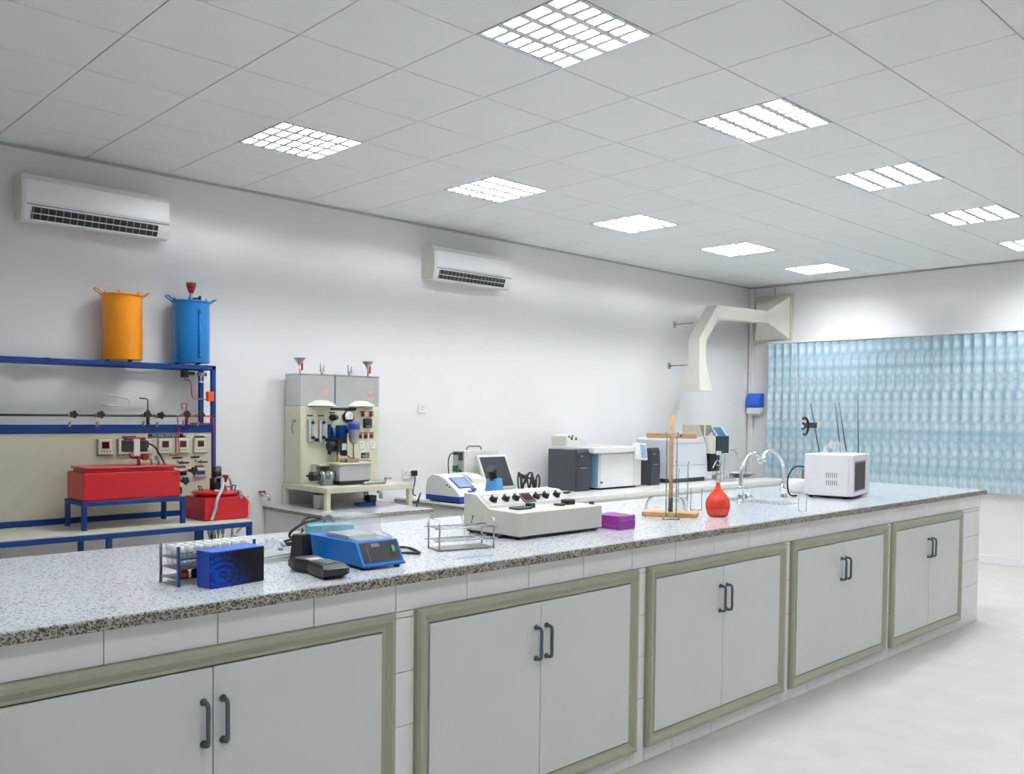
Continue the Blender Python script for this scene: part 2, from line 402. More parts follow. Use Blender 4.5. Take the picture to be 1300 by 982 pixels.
# ================================================================== benches along the back wall
lbx0, lbx1, lby = .81, 1.80, .10
t = thing('wall_bench', 'white wall bench with granite top carrying the cream apparatus', 'bench', (lbx0, Y1-.016, FLOOR))
bw, bd, bh = lbx1-lbx0, Y1-.016-lby, .9
part(t, 'body', WHITE, lambda b: b.box(.02, bw-.02, -bd+.02, 0, 0, bh-.035))
part(t, 'top', GRAN, lambda b: b.box(0, bw, -bd, 0, bh-.03, bh, .003))
part(t, 'edge_band', GRANE, lambda b: b.box(-.003, .002, -bd, 0, bh-.028, bh-.002).box(0, bw, -bd-.003, -bd+.002, bh-.028, bh-.002))
def side_frame(b):
    for q in ((.10, bd-.1, .62, .64), (.10, bd-.1, .10, .12)): b.box(.008, .02, -q[1], -q[0], q[2], q[3], .002)
    b.box(.008, .02, -.12, -.10, .1, .64, .002); b.box(.008, .02, -bd+.1, -bd+.12, .1, .64, .002)
    b.box(.08, bw-.08, -bd+.008, -bd+.02, .68, .70, .002); b.box(.08, .1, -bd+.008, -bd+.02, .1, .68, .002); b.box(bw-.1, bw-.08, -bd+.008, -bd+.02, .1, .68, .002)
part(t, 'panel_moulding', OFFW, side_frame)
cx0, cx1, cyf = 2.17, 7.62, .05
t = thing('wall_counter', 'long white counter along the back wall under the instruments', 'counter', (cx0, Y1-.016, FLOOR))
cw, cd = cx1-cx0, Y1-.016-cyf
part(t, 'body', WHITE, lambda b: b.box(.03, cw-.03, -cd+.05, 0, 0, bh-.06))
part(t, 'top', M('counter_white', (232, 231, 228), .3, var=.01), lambda b: b.box(0, cw, -cd, 0, bh-.055, bh, .012, 2))
part(t, 'edge_band', GRANE, lambda b: b.box(-.003, .003, -cd+.02, -.004, bh-.046, bh-.02))
for k in range(6): part(t, 'door', DOORM, lambda b: b.box(.08+k*.9, .92+k*.9, -cd+.034, -cd+.0505, .1, bh-.2, .003))

# ================================================================== wall fittings
def split_ac(name, label, x0, z0, group):
    t = thing(name, label, 'air conditioner', (x0, Y1, z0), 0, group)
    W, D, Hh = 1.0, .2, .325
    prof = [(0, .02), (-.13, 0), (-.165, .01), (-.195, .075), (-.2, .13), (-.195, Hh-.05), (-.165, Hh-.008), (-.14, Hh), (0, Hh)]
    part(t, 'body', WHITE, lambda b: b.prism(prof, 'x', 0, W, .006))
    part(t, 'end_cap', OFFW, lambda b: b.prism([(a*.98-.001, .004+c*.985) for a, c in prof], 'x', -.012, .004))
    part(t, 'front_panel', WHITE, lambda b: b.prism([(-.194, .118), (-.205, .13), (-.2, Hh-.05), (-.17, Hh-.014), (-.165, Hh-.02)], 'x', .012, W-.006))
    part(t, 'seam', M('ac_seam', (120, 130, 132), .5), lambda b: b.box(.014, W-.006, -.2035, -.19, .108, .114))
    part(t, 'outlet', GAPM, lambda b: b.prism([(-.163, .008), (-.1735, .014), (-.2015, .078), (-.2025, .095), (-.19, .095), (-.16, .02)], 'x', .05, W-.09))
    for k in range(18):
        x = .055+k*.048
        part(t, 'vane', MGREY, lambda b: b.prism([(-.165, .01), (-.177, .016), (-.2045, .08), (-.2045, .093), (-.19, .093)], 'x', x, x+.006))
    part(t, 'louver_flap', WHITE, lambda b: b.box(.045, W-.085, -.178, -.168, .004, .016, .002).box(.05, W-.09, -.198, -.19, .05, .056, .001))
    return t
split_ac('air_conditioner', 'white split air conditioner high on the back wall with dark open outlet', 2.5, 2.755, 'wall air conditioners')
split_ac('air_conditioner', 'white wall air conditioner above the yellow and blue tanks', -1.06, 2.76, 'wall air conditioners')
def socket(label, x, z, w_, h_, n):
    t = thing('wall_socket', label, 'wall socket', (x, Y1, z))
    part(t, 'plate', WHITE, lambda b: b.box(-w_/2, w_/2, -.014, 0, -h_/2, h_/2, .004, 2))
    for k in range(n):
        cx = 0 if n == 1 else (-w_/4+k*w_/2)
        part(t, 'slot', GAPM, lambda b: b.box(cx-.004, cx+.004, -.0155, -.013, .008, .022).box(cx-.017, cx-.009, -.0155, -.013, -.014, -.008).box(cx+.009, cx+.017, -.0155, -.013, -.014, -.008))
        part(t, 'rocker', OFFW, lambda b: b.box(cx+.02, cx+.03, -.018, -.013, .01, .026, .001))
    return t
socket('white single socket on the wall below the air conditioner', 2.5, 1.533, .088, .088, 1)
socket('white double socket beside the cream apparatus holding a black plug', 2.335, .905, .12, .09, 2)
t = thing('power_plug', 'black plug with hanging cord in the double wall socket', 'plug', (2.39, Y1-.0165, .912))
part(t, 'plug_body', BLACK, lambda b: b.box(-.026, .026, -.04, -.0015, -.026, .026, .006, 2))
part(t, 'cord', RUBBER, lambda b: b.tube([(0, -.028, -.024), (0, -.035, -.07), (-.012, -.03, -.13), (-.02, -.026, -.185), (-.03, -.05, -.2), (-.06, -.12, -.203)], .006))
# towel dispenser
t = thing('towel_dispenser', 'blue and white paper towel dispenser on the wall by the blinds', 'dispenser', (X1, 1.015, 1.525))
part(t, 'base', WHITE, lambda b: b.box(-.13, 0, -.1, .1, 0, .085, .012, 2))
part(t, 'cover', M('blue_translucent_cover', (30, 92, 214), .18, coat=.4), lambda b: b.prism([(-.135, .085), (-.145, .13), (-.12, .26), (-.09, .285), (0, .285), (0, .085)], 'y', -.1, .1, .01))
part(t, 'paper', PAPER, lambda b: b.box(-.1, -.04, -.08, .08, -.02, .004))
# exhaust duct: hood, drop, sloped bend, run, wall transition
DUCT = M('duct_cream', (224, 223, 212), .5, var=.02)
t = thing('exhaust_duct', 'cream square exhaust duct with bent elbow rising from a hood to the wall', 'duct', (6.565, .78, 1.8))
ox, oy, oz = 6.565, .78, 1.8
part(t, 'elbow_run', DUCT, lambda b: b.prism([(a-ox, c-oz) for a, c in ((6.497, 2.11), (6.637, 2.11), (6.637, 2.42), (6.914, 2.728), (8.12, 2.758), (8.12, 2.914), (6.871, 2.886), (6.497, 2.45))], 'y', .7-oy, .861-oy, .002))
def frus(b, lo, hi, ax):
    n = 4; b.add(lo+hi, [(0, 1, 2, 3), (4, 5, 6, 7)]+[(i, (i+1) % 4, 4+(i+1) % 4, 4+i) for i in range(4)])
part(t, 'hood', DUCT, lambda b: frus(b, [(6.505-ox, .69-oy, 0), (6.805-ox, .69-oy, 0), (6.805-ox, 1.01-oy, 0), (6.505-ox, 1.01-oy, 0)], [(6.49-ox, .694-oy, .31), (6.644-ox, .694-oy, .31), (6.644-ox, .868-oy, .31), (6.49-ox, .868-oy, .31)], 0))
part(t, 'flange', DUCT, lambda b: b.box(6.485-ox, 6.65-ox, .688-oy, .874-oy, .305, .318))
part(t, 'wall_transition', DUCT, lambda b: frus(b, [(8.1-ox, .7-oy, 2.758-oz), (8.1-ox, .861-oy, 2.758-oz), (8.1-ox, .861-oy, 2.914-oz), (8.1-ox, .7-oy, 2.914-oz)], [(8.385-ox, .53-oy, 2.55-oz), (8.385-ox, 1.06-oy, 2.55-oz), (8.385-ox, 1.06-oy, 3.13-oz), (8.385-ox, .53-oy, 3.13-oz)], 0))
part(t, 'wall_plate', M('duct_plate', (205, 203, 188), .5), lambda b: b.box(8.383-ox, X1-ox, .5-oy, 1.072-oy, 2.52-oz, 3.16-oz, .004))
part(t, 'bracket', STEEL, lambda b: b.tube([(6.6-ox, Y1-oy, 2.65-oz), (6.6-ox, .87-oy, 2.65-oz)], .008, 6, 1).box(6.57-ox, 6.63-ox, Y1-.006-oy, Y1-oy, 2.61-oz, 2.69-oz))
part(t, 'bracket', STEEL, lambda b: b.tube([(6.5-ox, Y1-oy, 2.12-oz), (6.5-ox, .87-oy, 2.12-oz)], .008, 6, 1).box(6.47-ox, 6.53-ox, Y1-.006-oy, Y1-oy, 2.08-oz, 2.16-oz))
t = tag(MB().tube([(-.014, 0, .14), (-.014, 0, 0), (-.014, .11, -.002), (-.014, .16, -.002)], .008, 6, 1).build('conduit_pipe', LGREY, None, loc=(X1, .77, 3.138)), 'thin grey conduit dropping from the ceiling to the duct plate', 'pipe')
# vertical blinds on the right wall
def blind_mat():
    mt = bpy.data.materials.new('blind_fabric'); mt.use_nodes = True; nt = mt.node_tree; N = nt.nodes; L = nt.links
    b = N['Principled BSDF']; tc = N.new('ShaderNodeTexCoord'); mp = N.new('ShaderNodeMapping'); mp.inputs['Scale'].default_value = (0, 17, 12.)
    L.new(tc.outputs['Object'], mp.inputs['Vector'])
    vo = N.new('ShaderNodeTexVoronoi'); vo.inputs['Scale'].default_value = 1.; vo.inputs['Randomness'].default_value = .5
    L.new(mp.outputs[0], vo.inputs['Vector'])
    wv = N.new('ShaderNodeTexWave'); wv.bands_direction = 'DIAGONAL'; wv.inputs['Scale'].default_value = 14; wv.inputs['Distortion'].default_value = 6
    L.new(tc.outputs['Object'], wv.inputs['Vector'])
    ad = N.new('ShaderNodeMath'); ad.operation = 'MULTIPLY_ADD'; ad.inputs[1].default_value = .07; L.new(wv.outputs['Fac'], ad.inputs[0]); L.new(vo.outputs['Distance'], ad.inputs[2])
    rp = N.new('ShaderNodeValToRGB'); e = rp.color_ramp.elements
    e[0].position = .25; e[0].color = (*lin((212, 225, 232)), 1); e[1].position = .75; e[1].color = (*lin((158, 190, 208)), 1)
    L.new(ad.outputs[0], rp.inputs[0]); L.new(rp.outputs[0], b.inputs['Base Color']); b.inputs['Roughness'].default_value = .7
    MATS['blind'] = mt; return mt
BL = blind_mat()
t = thing('vertical_blinds', 'pale blue patterned vertical blinds hanging on the right wall', 'blinds', (X1-.09, .8, .63))
part(t, 'headrail', WHITE, lambda b: b.box(-.03, .088, -3.5, .02, 1.855, 1.885, .004))
sl = MB(); n = 6
pts = [(.012*math.cos(math.pi*(k/n-.5))-.012+.0, -.0655+.131*k/n) for k in range(n+1)]
vs_ = [(x, y, z) for z in (0, 1.852) for x, y in pts]
sl.add(vs_, [(k, k+1, n+2+k, n+1+k) for k in range(n)], True)
sl.add([(x+.0015, y, z) for x, y, z in vs_], [(k, k+1, n+2+k, n+1+k) for k in range(n)], True)
SLM = sl.mesh('slat', BL)
for k in range(30):
    o = link('slat', SLM, t, loc=(random.uniform(-.004, .004), -.066-k*.115, 0)); o.rotation_euler = (0, 0, math.radians(random.uniform(18, 25)))
part(t, 'pull_cord', WHITE, lambda b: b.tube([(-.05, -.42, 1.87), (-.055, -.47, .9), (-.05, -.5, .05)], .004, 5))

# ================================================================== cream test apparatus on the wall bench
t = thing('test_rig', 'cream enamelled bench apparatus with twin metal tanks and a legged platform', 'lab apparatus', (.98, 1.11, .7))
gx, gy, gz = .98, 1.11, .7
def Lx(x): return x-gx
def Ly(y): return y-gy
def Lz(z): return z-gz
for (x, y) in ((.98, .43), (1.80, .43), (.98, 1.07), (1.80, 1.07)):
    part(t, 'leg', CREAM, lambda b: b.box(Lx(x), Lx(x)+.038, Ly(y), Ly(y)+.038, 0, .15).box(Lx(x)-.012, Lx(x)+.05, Ly(y)-.012, Ly(y)+.05, 0, .006))
part(t, 'platform', M('worn_cream', (205, 202, 184), .5, var=.12, scale=12), lambda b: b.box(Lx(.975), Lx(1.845), Ly(.42), 0, .14, .185, .003))
part(t, 'cabinet', CREAM, lambda b: b.box(Lx(1.0), Lx(1.792), Ly(.86), 0, .186, .836, .004))
part(t, 'front_panel', CREAM, lambda b: b.box(Lx(1.012), Lx(1.765), Ly(.856), Ly(.861), .2, .826, .002))
fy = Ly(.856)
for (x0, x1) in ((1.0, 1.33), (1.342, 1.792)):
    k = part(t, 'tank', ALU, lambda b: b.box(Lx(x0), Lx(x1), Ly(.862), 0, .838, 1.10, .003))
    part(k, 'rim', STEEL, lambda b: b.box(Lx(x0)-.003, Lx(x1)+.003, Ly(.858), .0, 1.096, 1.106, .002))
    part(k, 'sticker', M('faded_red_label', (206, 150, 140), .5), lambda b: b.box(Lx(x1)-.115, Lx(x1)-.07, Ly(.8605), Ly(.863), .93, .98))
    part(k, 'drain_bulge', OFFW, lambda b: b.lathe([(0, .05), (.06, .045), (.11, .02), (.13, 0)], 20, (Lx((x0+x1)/2+.03), Ly(.865), .84)))
for x, y in ((1.06, .97), (1.79-.04, .97)):
    k = part(t, 'filler_valve', STEEL, lambda b: b.cyl((Lx(x), Ly(y), 1.1), (Lx(x), Ly(y), 1.18), .009))
    part(k, 'handle', RED, lambda b: b.box(Lx(x)+.004, Lx(x)+.022, Ly(y)-.014, Ly(y)-.002, 1.135, 1.205, .003))
    part(k, 'funnel', STEEL, lambda b: b.lathe([(.01, 0), (.018, .02), (.05, .06), (.052, .062)], 18, (Lx(x)-.006, Ly(y), 1.178)))
for x in (1.277, 1.557):
    part(t, 'vent_fork', STEEL, lambda b: b.cyl((Lx(x), Ly(.97), 1.1), (Lx(x), Ly(.97), 1.135), .014).cyl((Lx(x)-.016, Ly(.97), 1.135), (Lx(x)-.02, Ly(.97), 1.2), .006).cyl((Lx(x)+.012, Ly(.97), 1.135), (Lx(x)+.016, Ly(.97), 1.19), .006).box(Lx(x)-.022, Lx(x)+.02, Ly(.97)-.008, Ly(.97)+.008, 1.13, 1.145))
for x in (1.085, 1.19):
    k = part(t, 'flow_meter', CLEARP, lambda b: b.box(Lx(x)-.024, Lx(x)+.024, fy-.03, fy, Lz(1.235), Lz(1.43), .004))
    part(k, 'scale', WHITE, lambda b: b.box(Lx(x)-.022, Lx(x)-.004, fy-.026, fy-.004, Lz(1.24), Lz(1.425)))
    part(k, 'tube', LGREY, lambda b: b.cyl((Lx(x)+.008, fy-.018, Lz(1.26)), (Lx(x)+.008, fy-.018, Lz(1.41)), .008))
    part(k, 'knob', BLACK, lambda b: b.cyl((Lx(x)+.045, fy-.05, Lz(1.255)), (Lx(x)+.045, fy-.02, Lz(1.255)), .016))
    part(k, 'lower_fitting', BLACK, lambda b: b.cyl((Lx(x)+.01, fy-.045, Lz(1.275)), (Lx(x)+.01, fy-.03, Lz(1.275)), .014))
    part(k, 'upper_fitting', BLACK, lambda b: b.cyl((Lx(x)+.01, fy-.045, Lz(1.40)), (Lx(x)+.01, fy-.03, Lz(1.40)), .012))
    part(k, 'name_strip', BLACK, lambda b: b.box(Lx(x)-.025, Lx(x)+.028, fy-.003, fy, Lz(1.452), Lz(1.462)))
def plate(x0, x1, z0, z1): part(t, 'name_plate', BLACK, lambda b: b.box(Lx(x0), Lx(x1), fy-.003, fy, Lz(z0), Lz(z1)))
plate(1.285, 1.545, 1.503, 1.527); plate(1.27, 1.33, 1.478, 1.488); plate(1.435, 1.495, 1.494, 1.504)
plate(1.585, 1.64, 1.488, 1.498); plate(1.675, 1.725, 1.487, 1.497); plate(1.60, 1.685, 1.088, 1.135)
for x in (1.565, 1.622, 1.686): plate(x, x+.048, 1.305, 1.313)
part(t, 'plate_line', WHITE, lambda b: b.box(Lx(1.605), Lx(1.68), fy-.0036, fy-.0025, Lz(1.109), Lz(1.112)).box(Lx(1.64), Lx(1.68), fy-.0036, fy-.0025, Lz(1.122), Lz(1.125)).box(Lx(1.615), Lx(1.68), fy-.0036, fy-.0025, Lz(1.096), Lz(1.099)))
part(t, 'selector_knob', BLACK, lambda b: b.cyl((Lx(1.30), fy-.045, Lz(1.443)), (Lx(1.30), fy, Lz(1.443)), .026, .03).cyl((Lx(1.30)+.012, fy-.065, Lz(1.443)), (Lx(1.30)+.004, fy-.04, Lz(1.443)), .018))
k = part(t, 'pressure_gauge', BLACK, lambda b: b.lathe([(0, 0), (.048, 0), (.052, .006), (.052, .03), (.046, .034)], 24, mx=Matrix.Translation((Lx(1.455), fy, Lz(1.448))) @ Matrix.Rotation(math.pi/2, 4, 'X')))
part(k, 'dial', WHITE, lambda b: b.cyl((Lx(1.455), fy-.033, Lz(1.455)), (Lx(1.455), fy-.035, Lz(1.455)), .042))
part(k, 'needle', RED, lambda b: b.box(-.002, .002, -.0005, .0005, 0, .034, mx=Matrix.Translation((Lx(1.455), fy-.037, Lz(1.44))) @ Matrix.Rotation(.5, 4, 'Y')))
part(k, 'hub', BLACK, lambda b: b.box(Lx(1.424), Lx(1.486), fy-.036, fy-.033, Lz(1.406), Lz(1.428)))
for x in (1.615, 1.703):
    part(t, 'indicator_lamp', RED, lambda b: b.lathe([(0, .02), (.014, .016), (.018, .004), (.02, 0)], 14, mx=Matrix.Translation((Lx(x), fy, Lz(1.468))) @ Matrix.Rotation(math.pi/2, 4, 'X')))
k = part(t, 'controller', BLACK, lambda b: b.box(Lx(1.62), Lx(1.697), fy-.03, fy, Lz(1.352), Lz(1.432), .003))
part(k, 'display', SCREEN, lambda b: b.box(Lx(1.63), Lx(1.687), fy-.0315, fy-.029, Lz(1.385), Lz(1.42)))
part(k, 'button', LGREY, lambda b: b.box(Lx(1.632), Lx(1.642), fy-.0315, fy-.029, Lz(1.362), Lz(1.37)).box(Lx(1.65), Lx(1.66), fy-.0315, fy-.029, Lz(1.362), Lz(1.37)).box(Lx(1.67), Lx(1.68), fy-.0315, fy-.029, Lz(1.362), Lz(1.37)))
for x in (1.588, 1.645, 1.708):
    k = part(t, 'rocker_switch', BLACK, lambda b: b.box(Lx(x)-.018, Lx(x)+.018, fy-.008, fy, Lz(1.262), Lz(1.298), .002))
    part(k, 'rocker', DRED, lambda b: b.box(Lx(x)-.011, Lx(x)+.011, fy-.013, fy-.007, Lz(1.268), Lz(1.292), .002))
for x in (1.601, 1.72):
    k = part(t, 'outlet', WHITE, lambda b: b.box(Lx(x)-.026, Lx(x)+.026, fy-.008, fy, Lz(1.165), Lz(1.235), .004))
    part(k, 'slot', GAPM, lambda b: b.box(Lx(x)-.004, Lx(x)+.004, fy-.009, fy-.007, Lz(1.21), Lz(1.222)).box(Lx(x)-.015, Lx(x)-.008, fy-.009, fy-.007, Lz(1.19), Lz(1.196)).box(Lx(x)+.008, Lx(x)+.015, fy-.009, fy-.007, Lz(1.19), Lz(1.196)))
part(t, 'bracket_plate', BLUEP, lambda b: b.box(Lx(1.258), Lx(1.29), fy-.012, fy, Lz(1.13), Lz(1.385), .003).prism([(Lx(1.288), Lz(1.36)), (Lx(1.345), Lz(1.21)), (Lx(1.32), Lz(1.20)), (Lx(1.285), Lz(1.28))], 'y', fy-.03, fy-.012)).__setitem__('label', 'blue mounting bracket')
part(t, 'clamp_block', BLUEP, lambda b: b.box(Lx(1.335), Lx(1.415), fy-.07, fy, Lz(1.262), Lz(1.378), .006).box(Lx(1.385), Lx(1.43), fy-.14, fy-.06, Lz(1.31), Lz(1.35), .004))
mxx, myy = Lx(1.398), Ly(.67)
k = part(t, 'stirrer_motor', STEEL, lambda b: b.lathe([(0, 0), (.025, 0), (.038, .025), (.044, .05), (.046, .115), (.046, .12)], 22, (mxx, myy, Lz(1.225))))
part(k, 'motor_cap', M('motor_blue', (44, 66, 160), .4), lambda b: b.lathe([(.048, 0), (.052, .006), (.052, .045), (.043, .06), (0, .064)], 22, (mxx, myy, Lz(1.345))))
part(k, 'label_band', M('tan_label', (214, 176, 120), .5), lambda b: b.box(mxx+.02, mxx+.06, myy-.03, myy+.03, Lz(1.318), Lz(1.344)))
part(k, 'shaft', STEEL, lambda b: b.cyl((mxx, myy, Lz(1.10)), (mxx, myy, Lz(1.226)), .008))
k = part(t, 'pump', BLACK, lambda b: b.box(Lx(1.275), Lx(1.372), fy-.13, fy-.02, Lz(1.155), Lz(1.265), .01, 2).cyl((Lx(1.215), fy-.08, Lz(1.205)), (Lx(1.28), fy-.08, Lz(1.205)), .04, n=10).cyl((Lx(1.34), fy-.14, Lz(1.145)), (Lx(1.34), fy-.1, Lz(1.145)), .026))
part(k, 'pump_label', WHITE, lambda b: b.box(Lx(1.318), Lx(1.362), fy-.1315, fy-.129, Lz(1.17), Lz(1.225)))
part(k, 'inlet_pipe', COPPER, lambda b: b.cyl((Lx(1.30), fy-.09, Lz(1.0)), (Lx(1.30), fy-.09, Lz(1.16)), .008))
part(t, 'hose', RUBBER, lambda b: b.tube([(Lx(1.36), fy-.1, Lz(1.16)), (Lx(1.38), fy-.14, Lz(1.11)), (Lx(1.395), fy-.18, Lz(1.10)), (mxx, myy, Lz(1.105))], .005, 6))
part(t, 'shelf_rail', M('worn_cream', (205, 202, 184)), lambda b: b.box(Lx(1.10), Lx(1.62), Ly(.72), fy, Lz(1.04), Lz(1.055), .002).box(Lx(1.10), Lx(1.13), Ly(.78), fy, Lz(.89), Lz(1.041)))
k = part(t, 'water_bath', ALU, lambda b: b.box(Lx(1.20), Lx(1.51), Ly(.58), Ly(.75), Lz(.92), Lz(1.055), .004))
part(k, 'bath_rim', CREAM, lambda b: b.box(Lx(1.185), Lx(1.525), Ly(.565), Ly(.765), Lz(1.056), Lz(1.068), .002))
part(k, 'bath_foot', BLACK, lambda b: b.box(Lx(1.21), Lx(1.50), Ly(.59), Ly(.74), Lz(.886), Lz(.92)))
part(t, 'lid_block', M('dull_brass', (150, 138, 116), .4, .4), lambda b: b.box(Lx(1.30), Lx(1.42), Ly(.62), Ly(.71), Lz(1.069), Lz(1.1), .003).tube([(Lx(1.42), Ly(.66), Lz(1.085)), (Lx(1.50), Ly(.64), Lz(1.085)), (Lx(1.54), Ly(.62), Lz(1.075))], .006, 6).cyl((Lx(1.26), Ly(.66), Lz(1.085)), (Lx(1.3), Ly(.66), Lz(1.085)), .014))
k = part(t, 'union_pipe', STEEL, lambda b: b.cyl((Lx(1.05), Ly(.66), Lz(.965)), (Lx(1.2), Ly(.66), Lz(.965)), .03).cyl((Lx(1.07), Ly(.66), Lz(.965)), (Lx(1.105), Ly(.66), Lz(.965)), .04).cyl((Lx(1.14), Ly(.66), Lz(.965)), (Lx(1.19), Ly(.66), Lz(.965)), .042))
part(k, 'black_end', BLACK, lambda b: b.cyl((Lx(.975), Ly(.66), Lz(.965)), (Lx(1.05), Ly(.66), Lz(.965)), .038).cyl((Lx(.94), Ly(.66), Lz(.972)), (Lx(.975), Ly(.66), Lz(.97)), .009))
part(k, 'pipe_stand', MGREY, lambda b: b.box(Lx(1.08), Lx(1.17), Ly(.63), Ly(.69), Lz(.886), Lz(.94)))
part(t, 'drain_tap', STEEL, lambda b: b.tube([(Lx(1.38), Ly(.5), .2), (Lx(1.5), Ly(.5), .205), (Lx(1.6), Ly(.5), .2)], .014, 8).cyl((Lx(1.6), Ly(.5), .2), (Lx(1.62), Ly(.5), .25), .008).box(Lx(1.6), Lx(1.66), Ly(.49), Ly(.51), .225, .24).tube([(Lx(1.5), Ly(.46), .13), (Lx(1.53), Ly(.46), .11), (Lx(1.53), Ly(.46), .07)], .016, 8, 3))
part(t, 'side_latch', STEEL, lambda b: b.box(Lx(1.0)-.012, Lx(1.0), Ly(.93), Ly(.97), Lz(1.4), Lz(1.425), .002).tube([(Lx(1.0)-.02, Ly(.95), Lz(1.41)), (Lx(1.0)-.03, Ly(.95), Lz(1.36)), (Lx(1.0)-.025, Ly(.94), Lz(1.31))], .006, 6))
tag(MB().lathe([(0, 0), (.056, 0), (.058, .006), (.058, .112), (.06, .115), (.055, .115), (.054, .008), (0, .008)], 22).build('steel_beaker', STEEL, None, loc=(1.075, .67, .7)), 'brushed steel cup standing under the cream apparatus platform', 'cup')
t = thing('small_pump', 'small dark blue pump with black motor under the cream platform', 'pump', (1.50, .62, .7))
part(t, 'base', NAVY, lambda b: b.box(-.1, .06, -.05, .05, 0, .03, .004))
part(t, 'motor', BLACK, lambda b: b.box(.0, .075, -.04, .04, .03, .085, .006))
part(t, 'cord', RUBBER, lambda b: b.tube([(.02, 0, .085), (.0, 0, .11), (.03, .01, .13), (.06, .02, .135), (.07, .0, .139)], .005, 6))
t = thing('gas_tap', 'steel wall tap with red lever beside the wall bench', 'tap', (.80, Y1, .80))
part(t, 'body', CHROME, lambda b: b.tube([(0, 0, 0), (0, -.06, 0), (0, -.1, -.005), (.005, -.12, -.03), (.005, -.12, -.06)], .013, 8).cyl((0, -.006, 0), (0, 0, 0), .024))
part(t, 'lever', RED, lambda b: b.box(-.055, .012, -.063, -.047, .018, .028, .003).cyl((0, -.055, 0), (0, -.055, .02), .009))

# ================================================================== blue reactor stand at the left
RX, RY, RZ = .26, .88, .7
def rx(x): return x-RX
def ry(y): return y-RY
def rz(z): return z-RZ
t = thing('reactor_stand', 'blue steel reactor stand with cream instrument panel and pipe manifold', 'lab apparatus', (RX, RY, RZ))
XW = -1.7
def post(n, x, y, z0, z1, w_=.034): part(t, n, BLUEP, lambda b: b.box(rx(x)-w_/2, rx(x)+w_/2, ry(y)-w_/2, ry(y)+w_/2, rz(z0), rz(z1), .003))
for x in (.245, XW): post('post', x, .88, FLOOR, 1.835); post('rear_post', x, 1.09, FLOOR, 1.835)
def beam(n, x0, x1, y0, y1, z0, z1): part(t, n, BLUEP, lambda b: b.box(rx(x0), rx(x1), ry(y0), ry(y1), rz(z0), rz(z1), .003))
beam('shelf_beam', XW, .262, .863, .897, 1.80, 1.835); beam('shelf_beam', XW, .262, 1.073, 1.107, 1.80, 1.835)
beam('shelf_tie', .228, .262, .897, 1.073, 1.80, 1.835); beam('shelf_tie', XW, XW+.034, .897, 1.073, 1.80, 1.835)
for x in (-.95, -.62, -.33, .0, .19): beam('tank_bearer', x, x+.03, .897, 1.073, 1.812, 1.84)
beam('header_beam', XW, .262, .862, .896, 1.322, 1.384)
beam('panel_foot', XW, .24, .858, .884, .70, .742)
pn = part(t, 'instrument_panel', PANELC, lambda b: b.box(rx(XW+.02), rx(.227), ry(.868), ry(.88), rz(.742), rz(1.321)))
py = ry(.868)
part(pn, 'title_plate', BLACK, lambda b: b.box(rx(-.262), rx(.0), py-.003, py, rz(1.287), rz(1.316)))
text_mesh('title_text', 'PFR AND CSTR SERIES', .021, WHITE, pn, (rx(-.131), py-.0045, rz(1.3015)), (math.pi/2, 0, 0))
def meter(x0, x1, z0, z1, kind):
    if kind == 'a':
        k = part(t, 'panel_meter', CREAM, lambda b: b.box(rx(x0), rx(x1), py-.02, py, rz(z0), rz(z1), .004))
        part(k, 'surround', MGREY, lambda b: b.box(rx(x0)-.005, rx(x1)+.005, py-.008, py, rz(z0)-.005, rz(z1)+.005))
        part(k, 'led_window', REDLED, lambda b: b.box(rx(x0)+.025, rx(x1)-.025, py-.022, py-.019, rz(z1)-.065, rz(z1)-.018))
        for q in range(4): part(k, 'button', MGREY, lambda b: b.cyl((rx(x0)+.02+q*(x1-x0-.04)/3, py-.024, rz(z0)+.025), (rx(x0)+.02+q*(x1-x0-.04)/3, py-.019, rz(z0)+.025), .005, n=8))
    else:
        k = part(t, 'panel_meter', LGREY, lambda b: b.box(rx(x0), rx(x1), py-.02, py, rz(z0), rz(z1), .006))
        part(k, 'led_window', REDLED if kind == 'r' else SCREEN, lambda b: b.box(rx(x0)+.018, rx(x1)-.018, py-.022, py-.019, rz(z0)+.02, rz(z1)-.018))
for x in (-.62, -.48, -.34, -.19, -.056, .082): meter(x, x+.1, 1.17, 1.28, 'a')
meter(-.059, .038, .983, 1.05, 'r'); meter(.082, .182, .983, 1.05, 'b'); meter(-.2, -.1, .983, 1.05, 'r')
for (x, z, w_) in ((-.05, 1.288, .07), (.09, 1.286, .08), (-.08, 1.128, .075), (.06, 1.13, .07), (-.03, 1.09, .08), (.12, 1.092, .075), (-.05, 1.06, .07), (.09, 1.06, .075), (-.45, 1.29, .1)):
    part(pn, 'name_strip', BLACK if z != 1.06 else DRED, lambda b: b.box(rx(x), rx(x)+w_, py-.003, py, rz(z), rz(z)+.012))
for (x, z) in ((-.04, 1.108), (.10, 1.108), (-.01, 1.108), (.14, 1.108)): part(pn, 'toggle', STEEL, lambda b: b.cyl((rx(x), py-.025, rz(z)), (rx(x), py, rz(z)), .007, n=8))
